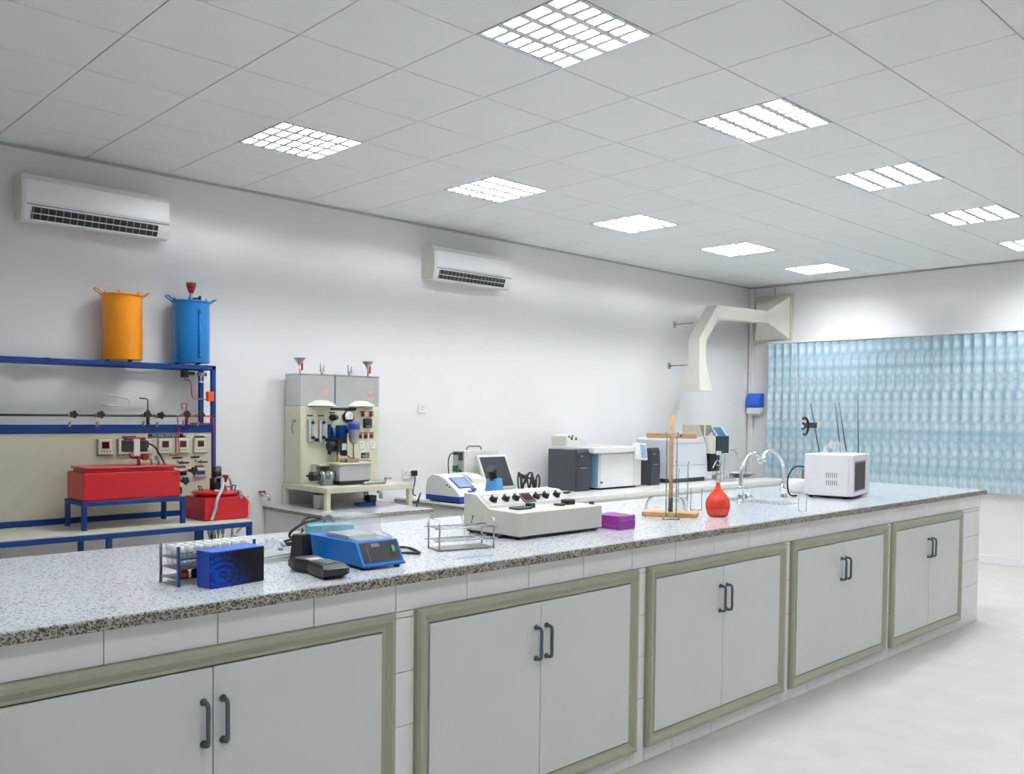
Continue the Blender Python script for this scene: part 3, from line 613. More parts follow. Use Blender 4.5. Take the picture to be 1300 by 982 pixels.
# manifold above the panel
my = ry(.855)
part(t, 'manifold_pipe', DGREEN, lambda b: b.tube([(rx(-1.5), my, rz(1.448)), (rx(-.06), my, rz(1.448))], .008, 8, 1))
part(t, 'manifold_pipe', RED, lambda b: b.tube([(rx(-.08), my, rz(1.448)), (rx(.215), my, rz(1.448)), (rx(.225), my, rz(1.44)), (rx(.225), my, rz(1.39)), (rx(.05), my-.006, rz(1.392))], .006, 8, 1))
def star_knob(par, x, z, y=None, r=.024, mat=BLACK, axis=(0, -1, 0)):
    y = my-.05 if y is None else y
    def f(b):
        mx = Matrix.Translation((x, y, z)) @ Vector((0, 0, 1)).rotation_difference(Vector(axis)).to_matrix().to_4x4()
        n = 20; poly = [((r*(1+.18*math.cos(5*2*math.pi*i/n)))*math.cos(2*math.pi*i/n), (r*(1+.18*math.cos(5*2*math.pi*i/n)))*math.sin(2*math.pi*i/n)) for i in range(n)]
        b.prism(poly, 'z', 0, .018, mx=mx); b.cyl((0, 0, -.045), (0, 0, 0), .007, mx=mx); b.cyl((0, 0, .018), (0, 0, .021), r*.4, mx=mx)
    return part(par, 'star_knob', mat, f)
for x, z in ((-.294, 1.458), (-.195, 1.452), (.002, 1.462), (.113, 1.458), (-.62, 1.455), (-.8, 1.455)):
    star_knob(t, rx(x), rz(z))
    part(t, 'valve_body', STEEL, lambda b: b.box(rx(x)-.02, rx(x)+.02, my-.015, my+.015, rz(z)-.02, rz(z)+.006, .003).cyl((rx(x)-.012, my-.03, rz(z)-.05), (rx(x)-.02, my-.03, rz(z)-.085), .01))
part(t, 'standpipe', DGREEN, lambda b: b.cyl((rx(-.268), my, rz(1.384)), (rx(-.268), my, rz(1.49)), .012).tube([(rx(-.268), my, rz(1.49)), (rx(-.268), my, rz(1.566)), (rx(-.275), my, rz(1.571)), (rx(-.33), my, rz(1.576))], .005, 6, 1))
part(t, 'standpipe', RED, lambda b: b.cyl((rx(.024), my, rz(1.384)), (rx(.024), my, rz(1.49)), .012).tube([(rx(.024), my, rz(1.49)), (rx(.026), my, rz(1.545)), (rx(-.016), my, rz(1.541)), (rx(-.01), my, rz(1.50))], .004, 6, 1))
part(t, 'red_tube', RED, lambda b: b.tube([(rx(-.08), my-.006, rz(1.452)), (rx(-.05), my-.006, rz(1.448)), (rx(-.047), my-.006, rz(1.40)), (rx(-.046), my-.03, rz(1.17)), (rx(-.055), my-.03, rz(1.158)), (rx(-.12), my-.02, rz(1.156))], .004, 6, 1))
part(t, 'copper_tube', COPPER, lambda b: b.tube([(rx(.063), ry(.98), rz(1.73)), (rx(.063), my+.01, rz(1.70)), (rx(.063), my, rz(1.62)), (rx(.075), my, rz(1.585)), (rx(.10), my, rz(1.577)), (rx(.185), my, rz(1.577))], .005, 6, 3))
part(t, 'solenoid_box', ORANGE, lambda b: b.box(rx(.18), rx(.228), my-.03, my+.01, rz(1.562), rz(1.636), .003))
part(t, 'outlet_valve', BLACK, lambda b: b.box(rx(.03), rx(.075), ry(.93), ry(.98), rz(1.74), rz(1.80), .004).box(rx(.075), rx(.13), ry(.945), ry(.965), rz(1.76), rz(1.785)))
part(t, 'outlet_valve', STEEL, lambda b: b.cyl((rx(.13), ry(.9), rz(1.768)), (rx(.2), ry(.9), rz(1.768)), .014).cyl((rx(.155), ry(.9), rz(1.71)), (rx(.155), ry(.9), rz(1.768)), .008).lathe([(0, 0), (.022, .003), (.02, .012), (0, .016)], 12, (rx(.155), ry(.9), rz(1.70))))
part(t, 'white_hose', HOSE, lambda b: b.tube([(rx(-.6), my, rz(1.6)), (rx(-.42), my, rz(1.57)), (rx(-.40), my, rz(1.53)), (rx(-.45), my, rz(1.515)), (rx(-.6), my, rz(1.53))], .005, 6))
part(t, 'violet_cable', M('violet_cable', (96, 44, 120), .4), lambda b: b.tube([(rx(.232), my-.01, rz(1.44)), (rx(.234), my-.012, rz(1.2)), (rx(.234), my-.012, rz(1.0))], .006, 6, 2))
tt = t
t = thing('reactor_table', 'blue steel framed side table carrying the red reactor tanks', 'table', (RX, RY, RZ))
for x in (.24, -.75, XW): 
    for y in (.29, .82): post('table_leg', x, y, FLOOR, .655) if not (x == .24 and y > .5) else None
post('table_leg', .09, .82, FLOOR, .655)
beam('table_rail', XW-.02, .258, .272, .306, .655, .689); beam('table_rail', .224, .258, .306, .845, .655, .689); beam('table_rail', XW, .224, .803, .837, .655, .689)
part(t, 'table_top', M('table_board', (208, 206, 194), .5), lambda b: b.box(rx(XW), rx(.256), ry(.275), ry(.855), rz(.690), rz(.70), .002))
# nozzles hanging below the table
for k_, x in enumerate((.035, .07, .105, .14)):
    q = part(t, 'hanging_nozzle', M('nozzle_grey', (150, 152, 140), .45), lambda b: b.lathe([(0, -.15), (.004, -.148), (.005, -.11), (.013, -.09), (.016, -.05), (.006, -.03), (.006, 0)], 10, (rx(x), ry(.5), rz(.688))))
part(t, 'hanging_valve', STEEL, lambda b: b.cyl((rx(.215), ry(.5), rz(.58)), (rx(.215), ry(.5), rz(.688)), .009).cyl((rx(.215), ry(.5), rz(.55)), (rx(.215), ry(.5), rz(.58)), .013))
part(t, 'hanging_valve', BLACK, lambda b: b.box(rx(-.1), rx(-.04), ry(.4), ry(.46), rz(.655), rz(.689)).cyl((rx(.16), ry(.45), rz(.53)), (rx(.16), ry(.45), rz(.56)), .009))
# small riser that carries the left reactor
RXX, RYY = -.22, .50
t2 = thing('reactor_riser', 'blue steel riser frame on the table under the larger red reactor', 'stand', (-.55, .62, .7))
for x in (-.20, -.86):
    for y in (.42, .74): part(t2, 'leg', BLUEP, lambda b: b.box(x+.55-.015, x+.55+.015, y-.62-.015, y-.62+.015, 0, .158, .002))
for y in (.42, .74): part(t2, 'rail', BLUEP, lambda b: b.box(-.325, .365, y-.62-.015, y-.62+.015, .159, .187, .002))
for x in (-.20, -.86): part(t2, 'rail', BLUEP, lambda b: b.box(x+.535, x+.565, -.185, .105, .159, .187, .002))
# tanks on the shelf
def drum(label, x, y, mat, funnel):
    t = thing('feed_tank', label, 'tank', (x, y, 1.8405), 0, 'painted feed tanks')
    r, h = .137, .475
    part(t, 'shell', mat, lambda b: b.lathe([(0, .012), (r*.97, .012), (r, .018), (r, h-.004)], 36))
    part(t, 'lid', mat, lambda b: b.lathe([(r, h-.006), (r+.012, h-.002), (r+.012, h+.008), (0, h+.012)], 36))
    for a in (0, 120, 240):
        q = math.radians(a+40); part(t, 'foot', BLUEP, lambda b: b.cyl((.1*math.cos(q), .1*math.sin(q), 0), (.1*math.cos(q), .1*math.sin(q), .0125), .016))
    for s_ in (-1, 1):
        part(t, 'handle', mat, lambda b: b.tube([(s_*(r+.004), -.028, h-.0), (s_*(r+.052), -.03, h+.035), (s_*(r+.058), 0, h+.038), (s_*(r+.052), .03, h+.035), (s_*(r+.004), .028, h-.0)], .005, 6, 1))
    for a in range(5):
        q = 2*math.pi*a/5+.4; part(t, 'lid_bolt', mat, lambda b: b.cyl((.12*math.cos(q), .12*math.sin(q), h+.008), (.12*math.cos(q), .12*math.sin(q), h+.028), .007, n=8))
    if funnel:
        k = part(t, 'sight_tube', M('tank_sight_tube', (40, 120, 180), .2), lambda b: b.tube([(.0, -r+.004, .06), (.0, -r-.014, .06), (.0, -r-.014, .40), (.0, -r+.005, .40)], .006, 8, 1))
        part(k, 'sight_fitting', DGREY, lambda b: b.cyl((.0, -r-.014, .045), (.0, -r-.014, .075), .009).cyl((.0, -r-.014, .385), (.0, -r-.014, .41), .009))
        k = part(t, 'filler_pipe', STEEL, lambda b: b.cyl((0, 0, h), (0, 0, h+.07), .015))
        part(k, 'funnel', DRED, lambda b: b.lathe([(.014, 0), (.02, .01), (.036, .055), (.038, .08), (.034, .08), (0, .06)], 18, (0, 0, h+.07)))
        star_knob(k, .055, h+.035, -.01, .018, BLACK, (.8, -.6, 0))
    return t
drum('tall blue cylindrical feed tank with red funnel on the steel stand', .118, .985, TANKB, True)
drum('yellow cylindrical feed tank standing beside the blue tank on the stand', -.40, .985, TANKY, False)
# red reactors
def reactor(label, x, y, z, W, D, Hh, big):
    t = thing('reactor_tank', label, 'reactor', (x, y, z), 0, 'red jacketed reactors')
    part(t, 'jacket', RED, lambda b: b.box(0, W, 0, D, .002, Hh, .008, 2))
    part(t, 'base_skirt', GAPM, lambda b: b.box(.03, W-.03, .03, D-.03, 0, .003))
    cx, cy = W/2, D/2
    R = min(W, D)*.46
    if big: part(t, 'flange', RED, lambda b: b.box(.03, W-.03, .03, D-.03, Hh, Hh+.02, .003).box(.015, W-.02, .015, D-.02, Hh+.02, Hh+.036, .004))
    else: part(t, 'flange', RED, lambda b: b.lathe([(R, 0), (R, .016), (R+.02, .018), (R+.022, .032), (R+.01, .036), (0, .04)], 12, (cx, cy, Hh)))
    part(t, 'stamp', DRED, lambda b: b.box(W-.05, W-.02, -.002, .001, Hh-.03, Hh-.02))
    return t, cx, cy, Hh+.038
t, cx, cy, zt = reactor('red square reactor tank with black stirrer motor standing on the blue table', -.045, .40, .7005, .34, .34, .165, False)
k = part(t, 'stirrer_motor', BLACK, lambda b: b.cyl((cx-.01, cy, zt+.005), (cx-.01, cy, zt+.09), .04, n=18).cyl((cx, cy, zt+.095), (cx, cy, zt+.165), .036, n=18).lathe([(.036, 0), (.03, .012), (0, .014)], 18, (cx, cy, zt+.165)))
part(k, 'motor_collar', STEEL, lambda b: b.cyl((cx, cy, zt+.09), (cx, cy, zt+.096), .043, n=18).cyl((cx-.01, cy, zt-.005), (cx-.01, cy, zt+.006), .048, n=18))
part(t, 'reflux_pipe', STEEL, lambda b: b.tube([(cx-.03, cy-.05, zt+.095), (cx+.05, cy-.05, zt+.1), (cx+.09, cy-.04, zt+.07), (cx+.095, cy-.04, zt)], .007, 8, 3))
part(t, 'nozzle', STEEL, lambda b: b.cyl((cx+.045, cy-.05, zt), (cx+.045, cy-.05, zt+.06), .01))
part(t, 'red_funnel', DRED, lambda b: b.lathe([(.008, 0), (.012, .02), (.022, .045), (.022, .055), (0, .055)], 14, (cx+.045, cy-.05, zt+.06)))
part(t, 'tie_bar', DRED, lambda b: b.box(cx+.05, cx+.09, cy-.055, cy-.045, zt+.022, zt+.03))
for s_ in (-1, 1): part(t, 'lid_handle', DRED, lambda b: b.tube([(cx+s_*.11, cy-.03-.03*s_, zt-.005), (cx+s_*.12, cy-.035-.03*s_, zt+.035), (cx+s_*.12, cy+.015-.03*s_, zt+.035), (cx+s_*.11, cy+.01-.03*s_, zt-.005)], .005, 6, 1))
k = part(t, 'clear_hose', HOSE, lambda b: b.tube([(cx+.02, cy-.06, zt+.085), (cx-.03, cy-.16, zt+.04), (cx-.09, cy-.2, zt-.04), (cx-.105, cy-.195, zt-.12), (cx-.13, cy-.19, zt-.195)], .011, 8))
part(t, 'outlet_fitting', STEEL, lambda b: b.cyl((cx+.10, cy-.13, zt-.01), (cx+.10, cy-.19, zt-.012), .014).cyl((cx+.10, cy-.185, zt-.05), (cx+.10, cy-.185, zt-.012), .01))
part(t, 'drain_hose', M('amber_hose', (224, 190, 160), .35), lambda b: b.tube([(cx+.10, cy-.19, zt-.012), (cx+.15, cy-.2, zt-.06), (cx+.165, cy-.2, zt-.14), (cx+.13, cy-.2, zt-.23), (cx+.06, cy-.19, zt-.3)], .007, 8))
t, cx, cy, zt = reactor('larger red reactor tank raised on the blue riser beside the panel', -.86, .42, .8885, .645, .33, .185, True)
for x in (.31, .40):
    k = part(t, 'stirrer_motor', BLACK, lambda b: b.box(x, x+.06, cy-.06, cy+.03, zt+.09, zt+.17, .006, 2))
part(t, 'motor_bracket', OFFW, lambda b: b.box(.36, .405, cy-.06, cy-.03, zt+.05, zt+.18))
part(t, 'motor_cap', DRED, lambda b: b.box(.32, .45, cy-.05, cy+.02, zt+.171, zt+.19, .004))
part(t, 'red_pipe', DRED, lambda b: b.tube([(.34, cy-.06, zt+.08), (.35, cy-.06, zt+.055), (.44, cy-.06, zt+.055)], .012, 8, 2).cyl((.395, cy-.06, zt-.005), (.395, cy-.06, zt+.055), .012).cyl((.435, cy-.09, zt+.055), (.435, cy-.04, zt+.055), .022))
part(t, 'valve_train', STEEL, lambda b: b.cyl((.45, cy-.07, zt+.045), (.56, cy-.07, zt+.035), .006).cyl((.48, cy-.07, zt), (.48, cy-.07, zt+.05), .008).cyl((.53, cy-.07, zt), (.53, cy-.07, zt+.05), .008).cyl((.52, cy-.1, zt+.045), (.52, cy-.05, zt+.045), .014))
part(t, 'motor_cable', RUBBER, lambda b: b.tube([(.46, cy-.05, zt+.15), (.51, cy-.06, zt+.12), (.55, cy-.08, zt+.04), (.57, cy-.09, zt-.005)], .006, 6))
W = .645
for (dx, dz, dy) in ((.15, .17, .14), (.085, .1, .14), (.045, .035, .10)):
    k = part(t, 'side_rod', STEEL, lambda b: b.cyl((W-.002, dy, dz), (W+dx-.03, dy, dz), .009))
    star_knob(k, W+dx, dz, dy-.02, .026, BLACK, (.3, -.95, 0)) if dx > .05 else star_knob(k, W+.025, dz, dy-.02, .024, BLACK, (.95, -.3, 0))
    part(k, 'rod_tip', BLACK, lambda b: b.cyl((W+dx-.032, dy, dz), (W+dx, dy, dz), .01))

# ================================================================== instruments on the wall counter (top z = .7)
CZ = .7005
t = thing('photometer', 'white wedge shaped photometer with navy stripe and small blue screen', 'lab instrument', (2.185, .215, CZ), 2)
prof = [(0, .012), (-.004, .07), (.012, .092), (.06, .13), (.20, .215), (.27, .235), (.36, .24), (.43, .20), (.45, .12), (.45, .012)]
PW = .42
part(t, 'body', WHITE, lambda b: b.prism(prof, 'x', 0, PW, .008))
part(t, 'lid', OFFW, lambda b: b.prism([(.1, .13), (.12, .2), (.2, .235), (.36, .245), (.42, .21), (.42, .13)], 'x', PW*.62, PW+.004, .006))
part(t, 'stripe', NAVY, lambda b: b.box(-.004, PW+.002, -.006, .02, .012, .062, .003).box(-.004, .01, .02, .44, .014, .06, .002))
part(t, 'foot', RUBBER, lambda b: b.box(.03, PW-.03, .03, .42, 0, .012))
ang = math.atan2(.085, .14)
def slope(u0, u1, v0, v1, h):      # u across, v up the sloped control face
    mx = Matrix.Translation((0, .06, .13)) @ Matrix.Rotation(ang, 4, 'X')
    return lambda b: b.box(u0, u1, v0, v1, -.003, h, mx=mx)
part(t, 'screen_frame', NAVY, slope(.05, .24, .0, .16, .004)); part(t, 'screen', LCD, slope(.065, .225, .012, .148, .006))
part(t, 'button', NAVY, slope(.18, .24, -.035, -.012, .005)); part(t, 'button', NAVY, slope(.12, .2, -.068, -.046, .006))
part(t, 'vent_hole', GAPM, lambda b: b.box(-.003, .004, .15, .165, .15, .163).box(-.003, .004, .12, .135, .135, .148))
tag(MB().tube([(0, 0, 0), (.02, .0, .05), (.05, .02, .09), (.09, .06, .11), (.13, .12, .09), (.16, .2, .02), (.18, .3, .008)], .006, 6).build('power_cable', RUBBER, None, loc=(1.72, .22, .706)), 'black power cable arching from the wall bench towards the photometer', 'cable')
t = thing('computer_case', 'off white computer case turned with its open metal back showing', 'computer', (2.68, .72, CZ))
part(t, 'case', OFFW, lambda b: b.box(0, .44, 0, .17, .006, .435, .004))
part(t, 'rear_panel', STEEL, lambda b: b.box(-.004, .003, .008, .162, .015, .425))
part(t, 'fan_grille', DGREY, lambda b: b.lathe([(.02, 0), (.05, 0), (.05, .005), (.02, .005)], 18, mx=Matrix.Translation((-.004, .065, .21)) @ Matrix.Rotation(-math.pi/2, 4, 'Y')))
part(t, 'power_supply', DGREY, lambda b: b.box(-.012, -.003, .02, .075, .34, .42, .002).box(-.012, -.003, .09, .15, .39, .42, .002))
part(t, 'port_block', M('port_green', (40, 92, 66), .4), lambda b: b.box(-.016, -.003, .095, .155, .23, .29, .002).box(-.02, -.003, .1, .15, .12, .2, .002))
part(t, 'carry_handle', MGREY, lambda b: b.tube([(.10, .08, .435), (.105, .08, .462), (.13, .08, .472), (.26, .08, .472), (.285, .08, .462), (.29, .08, .435)], .008, 6, 1))
part(t, 'cable', RUBBER, lambda b: b.tube([(-.012, .12, .405), (-.05, .14, .4), (-.07, .15, .33), (-.06, .15, .2), (-.04, .14, .1), (-.05, .1, .01)], .006, 6))
t = thing('flat_monitor', 'cream framed flat monitor with dark screen leaning back', 'monitor', (2.96, .49, CZ), 0)
mxm = Matrix.Translation((0, 0, .075)) @ Matrix.Rotation(math.radians(-26), 4, 'X')
part(t, 'bezel', OFFW, lambda b: b.box(-.19, .19, 0, .035, 0, .355, .006, mx=mxm))
part(t, 'screen', SCREEN, lambda b: b.box(-.165, .165, -.003, .002, .028, .33, mx=mxm))
part(t, 'base', OFFW, lambda b: b.lathe([(0, 0), (.12, 0), (.12, .012), (.03, .02), (0, .02)], 20, (0, .09, 0)))
part(t, 'neck', OFFW, lambda b: b.box(-.04, .04, .06, .12, .015, .16, .004))
# coiled cable
pts = []
for k in range(90):
    a = 2*math.pi*k/11.3; r_ = .085+.03*math.sin(k*.37)
    pts.append((.09*math.sin(k*.13)-.01+.004*k/9, r_*math.cos(a), .12+r_*math.sin(a)))
t = thing('cable_coil', 'thick coil of black cable lying beside the flat monitor', 'cable', (3.17, .36, CZ), -38)
part(t, 'loops', RUBBER, lambda b: b.tube(pts, .009, 6, 2))
part(t, 'tail', RUBBER, lambda b: b.tube([(.03, .0, .02), (.12, .02, .03), (.22, .03, .012), (.3, -.02, .03), (.4, -.08, .05)], .009, 6))
part(t, 'tail', RUBBER, lambda b: b.tube([(.04, .05, .012), (.15, .06, .012), (.25, .05, .02), (.36, .0, .014)], .009, 6))
part(t, 'plug', BLACK, lambda b: b.box(-.16, -.08, -.03, .02, .14, .18, .006, mx=Matrix.Rotation(.4, 4, 'Y')))
def tower(name, label, x, y, W, D, Hh):
    t = thing(name, label, 'computer', (x, y, CZ), 0, 'dark grey desktop towers')
    part(t, 'case', DGREY, lambda b: b.box(.004, W-.004, .03, D, .004, Hh, .003))
    part(t, 'front_bezel', M('tower_bezel', (48, 54, 62), .35), lambda b: b.prism([(0, .0), (-.004, Hh*.5), (.004, Hh-.03), (.022, Hh+.008), (.04, Hh+.004), (.04, 0)], 'x', 0, W, .002))
    part(t, 'drive_slot', LGREY, lambda b: b.box(W*.22, W*.75, -.006, .002, Hh*.56, Hh*.575))
    part(t, 'drive_door', BLACK, lambda b: b.box(W*.2, W*.8, -.007, .002, Hh*.585, Hh*.625, .002))
    part(t, 'power_button', LGREY, lambda b: b.box(W*.25, W*.42, -.004, .004, Hh*.84, Hh*.86))
    part(t, 'side_latch', BLACK, lambda b: b.box(-.001, .006, .07, .085, Hh*.5, Hh*.53))
    return t
tower('desktop_tower', 'dark grey desktop tower beside the coil of black cable', 3.957, .422, .185, .42, .425)
tower('desktop_tower', 'slim dark grey desktop tower between the two white analysers', 5.25, .47, .165, .40, .415)
t = thing('spectrometer', 'large white spectrometer with curved lid and light blue side', 'lab instrument', (4.281, .413, CZ))
part(t, 'body', WHITE, lambda b: b.box(0, .71, 0, .62, .02, .385, .006))
part(t, 'side_panel', M('pale_blue_panel', (150, 186, 224), .35), lambda b: b.box(-.004, .004, .01, .60, .03, .38, .002))
part(t, 'front_door', WHITE, lambda b: b.box(.01, .56, -.014, .002, .022, .375, .004)); part(t, 'front_cover', OFFW, lambda b: b.box(.565, .70, -.012, .002, .022, .375, .004))
part(t, 'lid', WHITE, lambda b: b.prism([(-.13, .55), (-.13, -.04), (.0, -.055), (.12, -.06), (.3, -.06), (.45, -.045), (.60, -.02), (.72, -.01), (.72, .62), (.05, .62)], 'z', .388, .445, .008))
part(t, 'lid_recess', OFFW, lambda b: b.box(.2, .45, .15, .45, .440, .451, .003))
part(t, 'sample_block', OFFW, lambda b: b.prism([(-.09, .446), (-.1, .56), (.03, .58), (.16, .53), (.26, .49), (.2, .47), (.05, .446)], 'y', .38, .6, .01))
part(t, 'sample_port', GAPM, lambda b: b.cyl((-.05, .376, .55), (-.05, .385, .55), .012).cyl((-.01, .376, .53), (-.01, .385, .53), .016).cyl((.005, .376, .555), (.005, .385, .555), .01).cyl((.06, .376, .525), (.06, .385, .525), .014))
part(t, 'foot', RUBBER, lambda b: b.box(.05, .66, .03, .6, 0, .02))
mxd = Matrix.Translation((.62, -.06, .33)) @ Matrix.Rotation(-.22, 4, 'X') @ Matrix.Rotation(.1, 4, 'Y')
k = part(t, 'display', WHITE, lambda b: b.box(-.06, .13, 0, .045, -.02, .165, .006, mx=mxd)); part(k, 'screen', LCD, lambda b: b.box(.02, .11, -.003, .002, .0, .145, mx=mxd))
part(t, 'door_knob', BLACK, lambda b: b.cyl((.02, -.03, .08), (.02, -.012, .08), .01))
t = thing('gas_analyser', 'white bench analyser with beige hinged hood and tilted blue display', 'lab instrument', (5.66, .50, CZ))
part(t, 'body', M('analyser_white', (222, 226, 232), .4, var=.01), lambda b: b.prism([(0, .05), (0, .50), (.03, .525), (.66, .53), (.72, .42), (.75, .24), (.76, .05)], 'y', 0, .5, .006))
part(t, 'foot', DGREY, lambda b: b.box(.05, .74, .03, .48, 0, .05))
part(t, 'seam', MGREY, lambda b: b.box(.02, .73, -.003, .002, .20, .204).box(.02, .66, -.003, .002, .46, .463))
part(t, 'hood', M('hood_beige', (196, 190, 176), .5), lambda b: b.prism([(.57, .525), (.56, .68), (.88, .68), (.92, .60), (.78, .525)], 'y', .04, .24, .005))
part(t, 'hood_panel', M('hood_brown', (150, 140, 124), .4), lambda b: b.prism([(.70, .55), (.64, .672), (.86, .672), (.89, .60), (.82, .55)], 'y', .034, .042))
part(t, 'hood_trim', OFFW, lambda b: b.box(.72, .745, .03, .04, .53, .675))
mxd = Matrix.Translation((.88, -.02, .47)) @ Matrix.Rotation(-.3, 4, 'X')
k = part(t, 'display', M('display_pale', (196, 214, 238), .35), lambda b: b.prism([(.0, .2), (.24, .2), (.38, .0), (.1, .0)], 'y', 0, .03, .004, mx=mxd)); part(k, 'screen', LCDD, lambda b: b.prism([(.04, .185), (.2, .185), (.3, .04), (.13, .04)], 'y', -.004, .002, mx=mxd))
k = part(t, 'sampler', M('sampler_dark', (40, 52, 60), .4), lambda b: b.box(.84, 1.10, -.08, .1, .33, .545, .005)); part(k, 'sampler_side', OFFW, lambda b: b.box(.76, .838, -.06, .12, .33, .545, .004))
part(t, 'tubing_nest', BLACK, lambda b: b.box(.78, 1.0, -.02, .12, .11, .33, .01).tube([(.80, -.03, .2), (.84, -.05, .25), (.9, -.05, .21), (.94, -.04, .15), (1.0, -.04, .22)], .008, 6))
part(t, 'white_tube', WHITE, lambda b: b.tube([(.78, -.06, .16), (.82, -.07, .22), (.86, -.07, .25)], .007, 6).tube([(.92, -.05, .24), (.96, -.06, .21), (1.0, -.05, .16)], .006, 6))
t = thing('vial_tray', 'row of clear vials standing in a tray before the analyser', 'vial tray', (6.40, .25, CZ))
part(t, 'tray', LGREY, lambda b: b.box(0, .26, 0, .12, 0, .03, .003))
for k in range(4): part(t, 'vial', CLEARP, lambda b: b.cyl((.035+k*.062, .05, .03), (.035+k*.062, .05, .1), .024).cyl((.035+k*.062, .05, .1), (.035+k*.062, .05, .112), .02))
t = thing('hand_probe', 'white hand probe with black lead on the counter', 'probe', (6.95, .55, CZ), -25)
part(t, 'grip', WHITE, lambda b: b.cyl((-.16, 0, .06), (.02, 0, .04), .016).box(-.2, -.14, -.06, .06, 0, .05, .006))
part(t, 'lead', RUBBER, lambda b: b.tube([(.02, 0, .04), (.1, 0, .03), (.16, -.03, .008)], .008, 6))
t = thing('document_tray', 'flat grey trays with papers lying on the counter by the tap', 'tray', (7.2, .42, CZ))
for k in range(3): part(t, 'sheet', (LGREY, MGREY, PAPER)[k], lambda b: b.box(-.02*k, .36-.03*k, .05*k, .3, .008+.024*k, .014+.024*k, mx=Matrix.Rotation(.08*k, 4, 'Z')))
part(t, 'tray', MGREY, lambda b: b.box(0, .4, 0, .32, 0, .007))
t = thing('swan_neck_tap', 'chrome swan neck tap rising from the wall counter near the corner', 'tap', (7.5, .95, CZ))
part(t, 'spout', CHROME, lambda b: b.tube([(0, 0, 0), (0, 0, .2), (.02, -.01, .28), (.09, -.03, .33), (.16, -.05, .32), (.19, -.06, .27)], .011, 8))
part(t, 'base', CHROME, lambda b: b.lathe([(0, .06), (.018, .06), (.02, .02), (.03, 0)], 14))

# ================================================================== things on the island bench
IZ = ZT+.0004
def box_print():
    mt = bpy.data.materials.new('blue_swirl_print'); mt.use_nodes = True; nt = mt.node_tree; N = nt.nodes; L = nt.links; b = N['Principled BSDF']
    tc = N.new('ShaderNodeTexCoord'); mp = N.new('ShaderNodeMapping'); mp.inputs['Location'].default_value = (-.04, 0, -.034); L.new(tc.outputs['Object'], mp.inputs['Vector'])
    mp2 = N.new('ShaderNodeMapping'); mp2.inputs['Scale'].default_value = (1, 0, 1.4); L.new(mp.outputs[0], mp2.inputs['Vector'])
    wv = N.new('ShaderNodeTexWave'); wv.wave_type = 'RINGS'; wv.rings_direction = 'SPHERICAL'; wv.inputs['Scale'].default_value = 14; wv.inputs['Distortion'].default_value = 5.5; wv.inputs['Detail'].default_value = 2; wv.inputs['Detail Scale'].default_value = 8
    L.new(mp2.outputs[0], wv.inputs['Vector'])
    sp = N.new('ShaderNodeSeparateXYZ'); L.new(tc.outputs['Object'], sp.inputs[0])
    nz = N.new('ShaderNodeTexNoise'); nz.inputs['Scale'].default_value = 9; nz.inputs['Distortion'].default_value = 1.5; L.new(tc.outputs['Object'], nz.inputs['Vector'])
    mr = N.new('ShaderNodeMapRange'); mr.inputs[1].default_value = .05; mr.inputs[2].default_value = .22; ax = N.new('ShaderNodeMath'); ax.operation = 'MULTIPLY_ADD'; ax.inputs[1].default_value = .7; L.new(sp.outputs[2], ax.inputs[0]); L.new(sp.outputs[0], ax.inputs[2]); L.new(ax.outputs[0], mr.inputs[0])
    a = N.new('ShaderNodeMath'); a.operation = 'MULTIPLY_ADD'; a.inputs[1].default_value = .8; L.new(nz.outputs['Fac'], a.inputs[0]); L.new(mr.outputs[0], a.inputs[2])
    a2 = N.new('ShaderNodeMath'); a2.operation = 'MULTIPLY_ADD'; a2.inputs[1].default_value = .28; L.new(wv.outputs['Fac'], a2.inputs[0]); L.new(a.outputs[0], a2.inputs[2])
    rp = N.new('ShaderNodeValToRGB'); e = rp.color_ramp.elements
    e[0].position = .5; e[0].color = (*lin((12, 66, 176)), 1); e[1].position = 1.0; e[1].color = (*lin((10, 14, 30)), 1); k = e.new(.75); k.color = (*lin((8, 40, 104)), 1)
    L.new(a2.outputs[0], rp.inputs[0]); L.new(rp.outputs[0], b.inputs['Base Color']); b.inputs['Roughness'].default_value = .35; b.inputs['Specular IOR Level'].default_value = .2
    return mt
t = thing('glove_box', 'blue cardboard box with dark swirling print on the granite', 'box', (-1.543, -2.841, IZ), 8)
part(t, 'print_panel', box_print(), lambda b: b.box(0, .215, 0, .006, 0, .121, .0015))
part(t, 'carton', M('carton_blue', (12, 66, 178), .35), lambda b: b.box(0, .215, .006, .08, 0, .121, .0015))
part(t, 'lid_flap', M('flap_glare_blue', (40, 104, 220), .35), lambda b: b.box(0, .215, .002, .078, .121, .1235, .001))  # lighter blue puts the glare on the carton's top into the colour
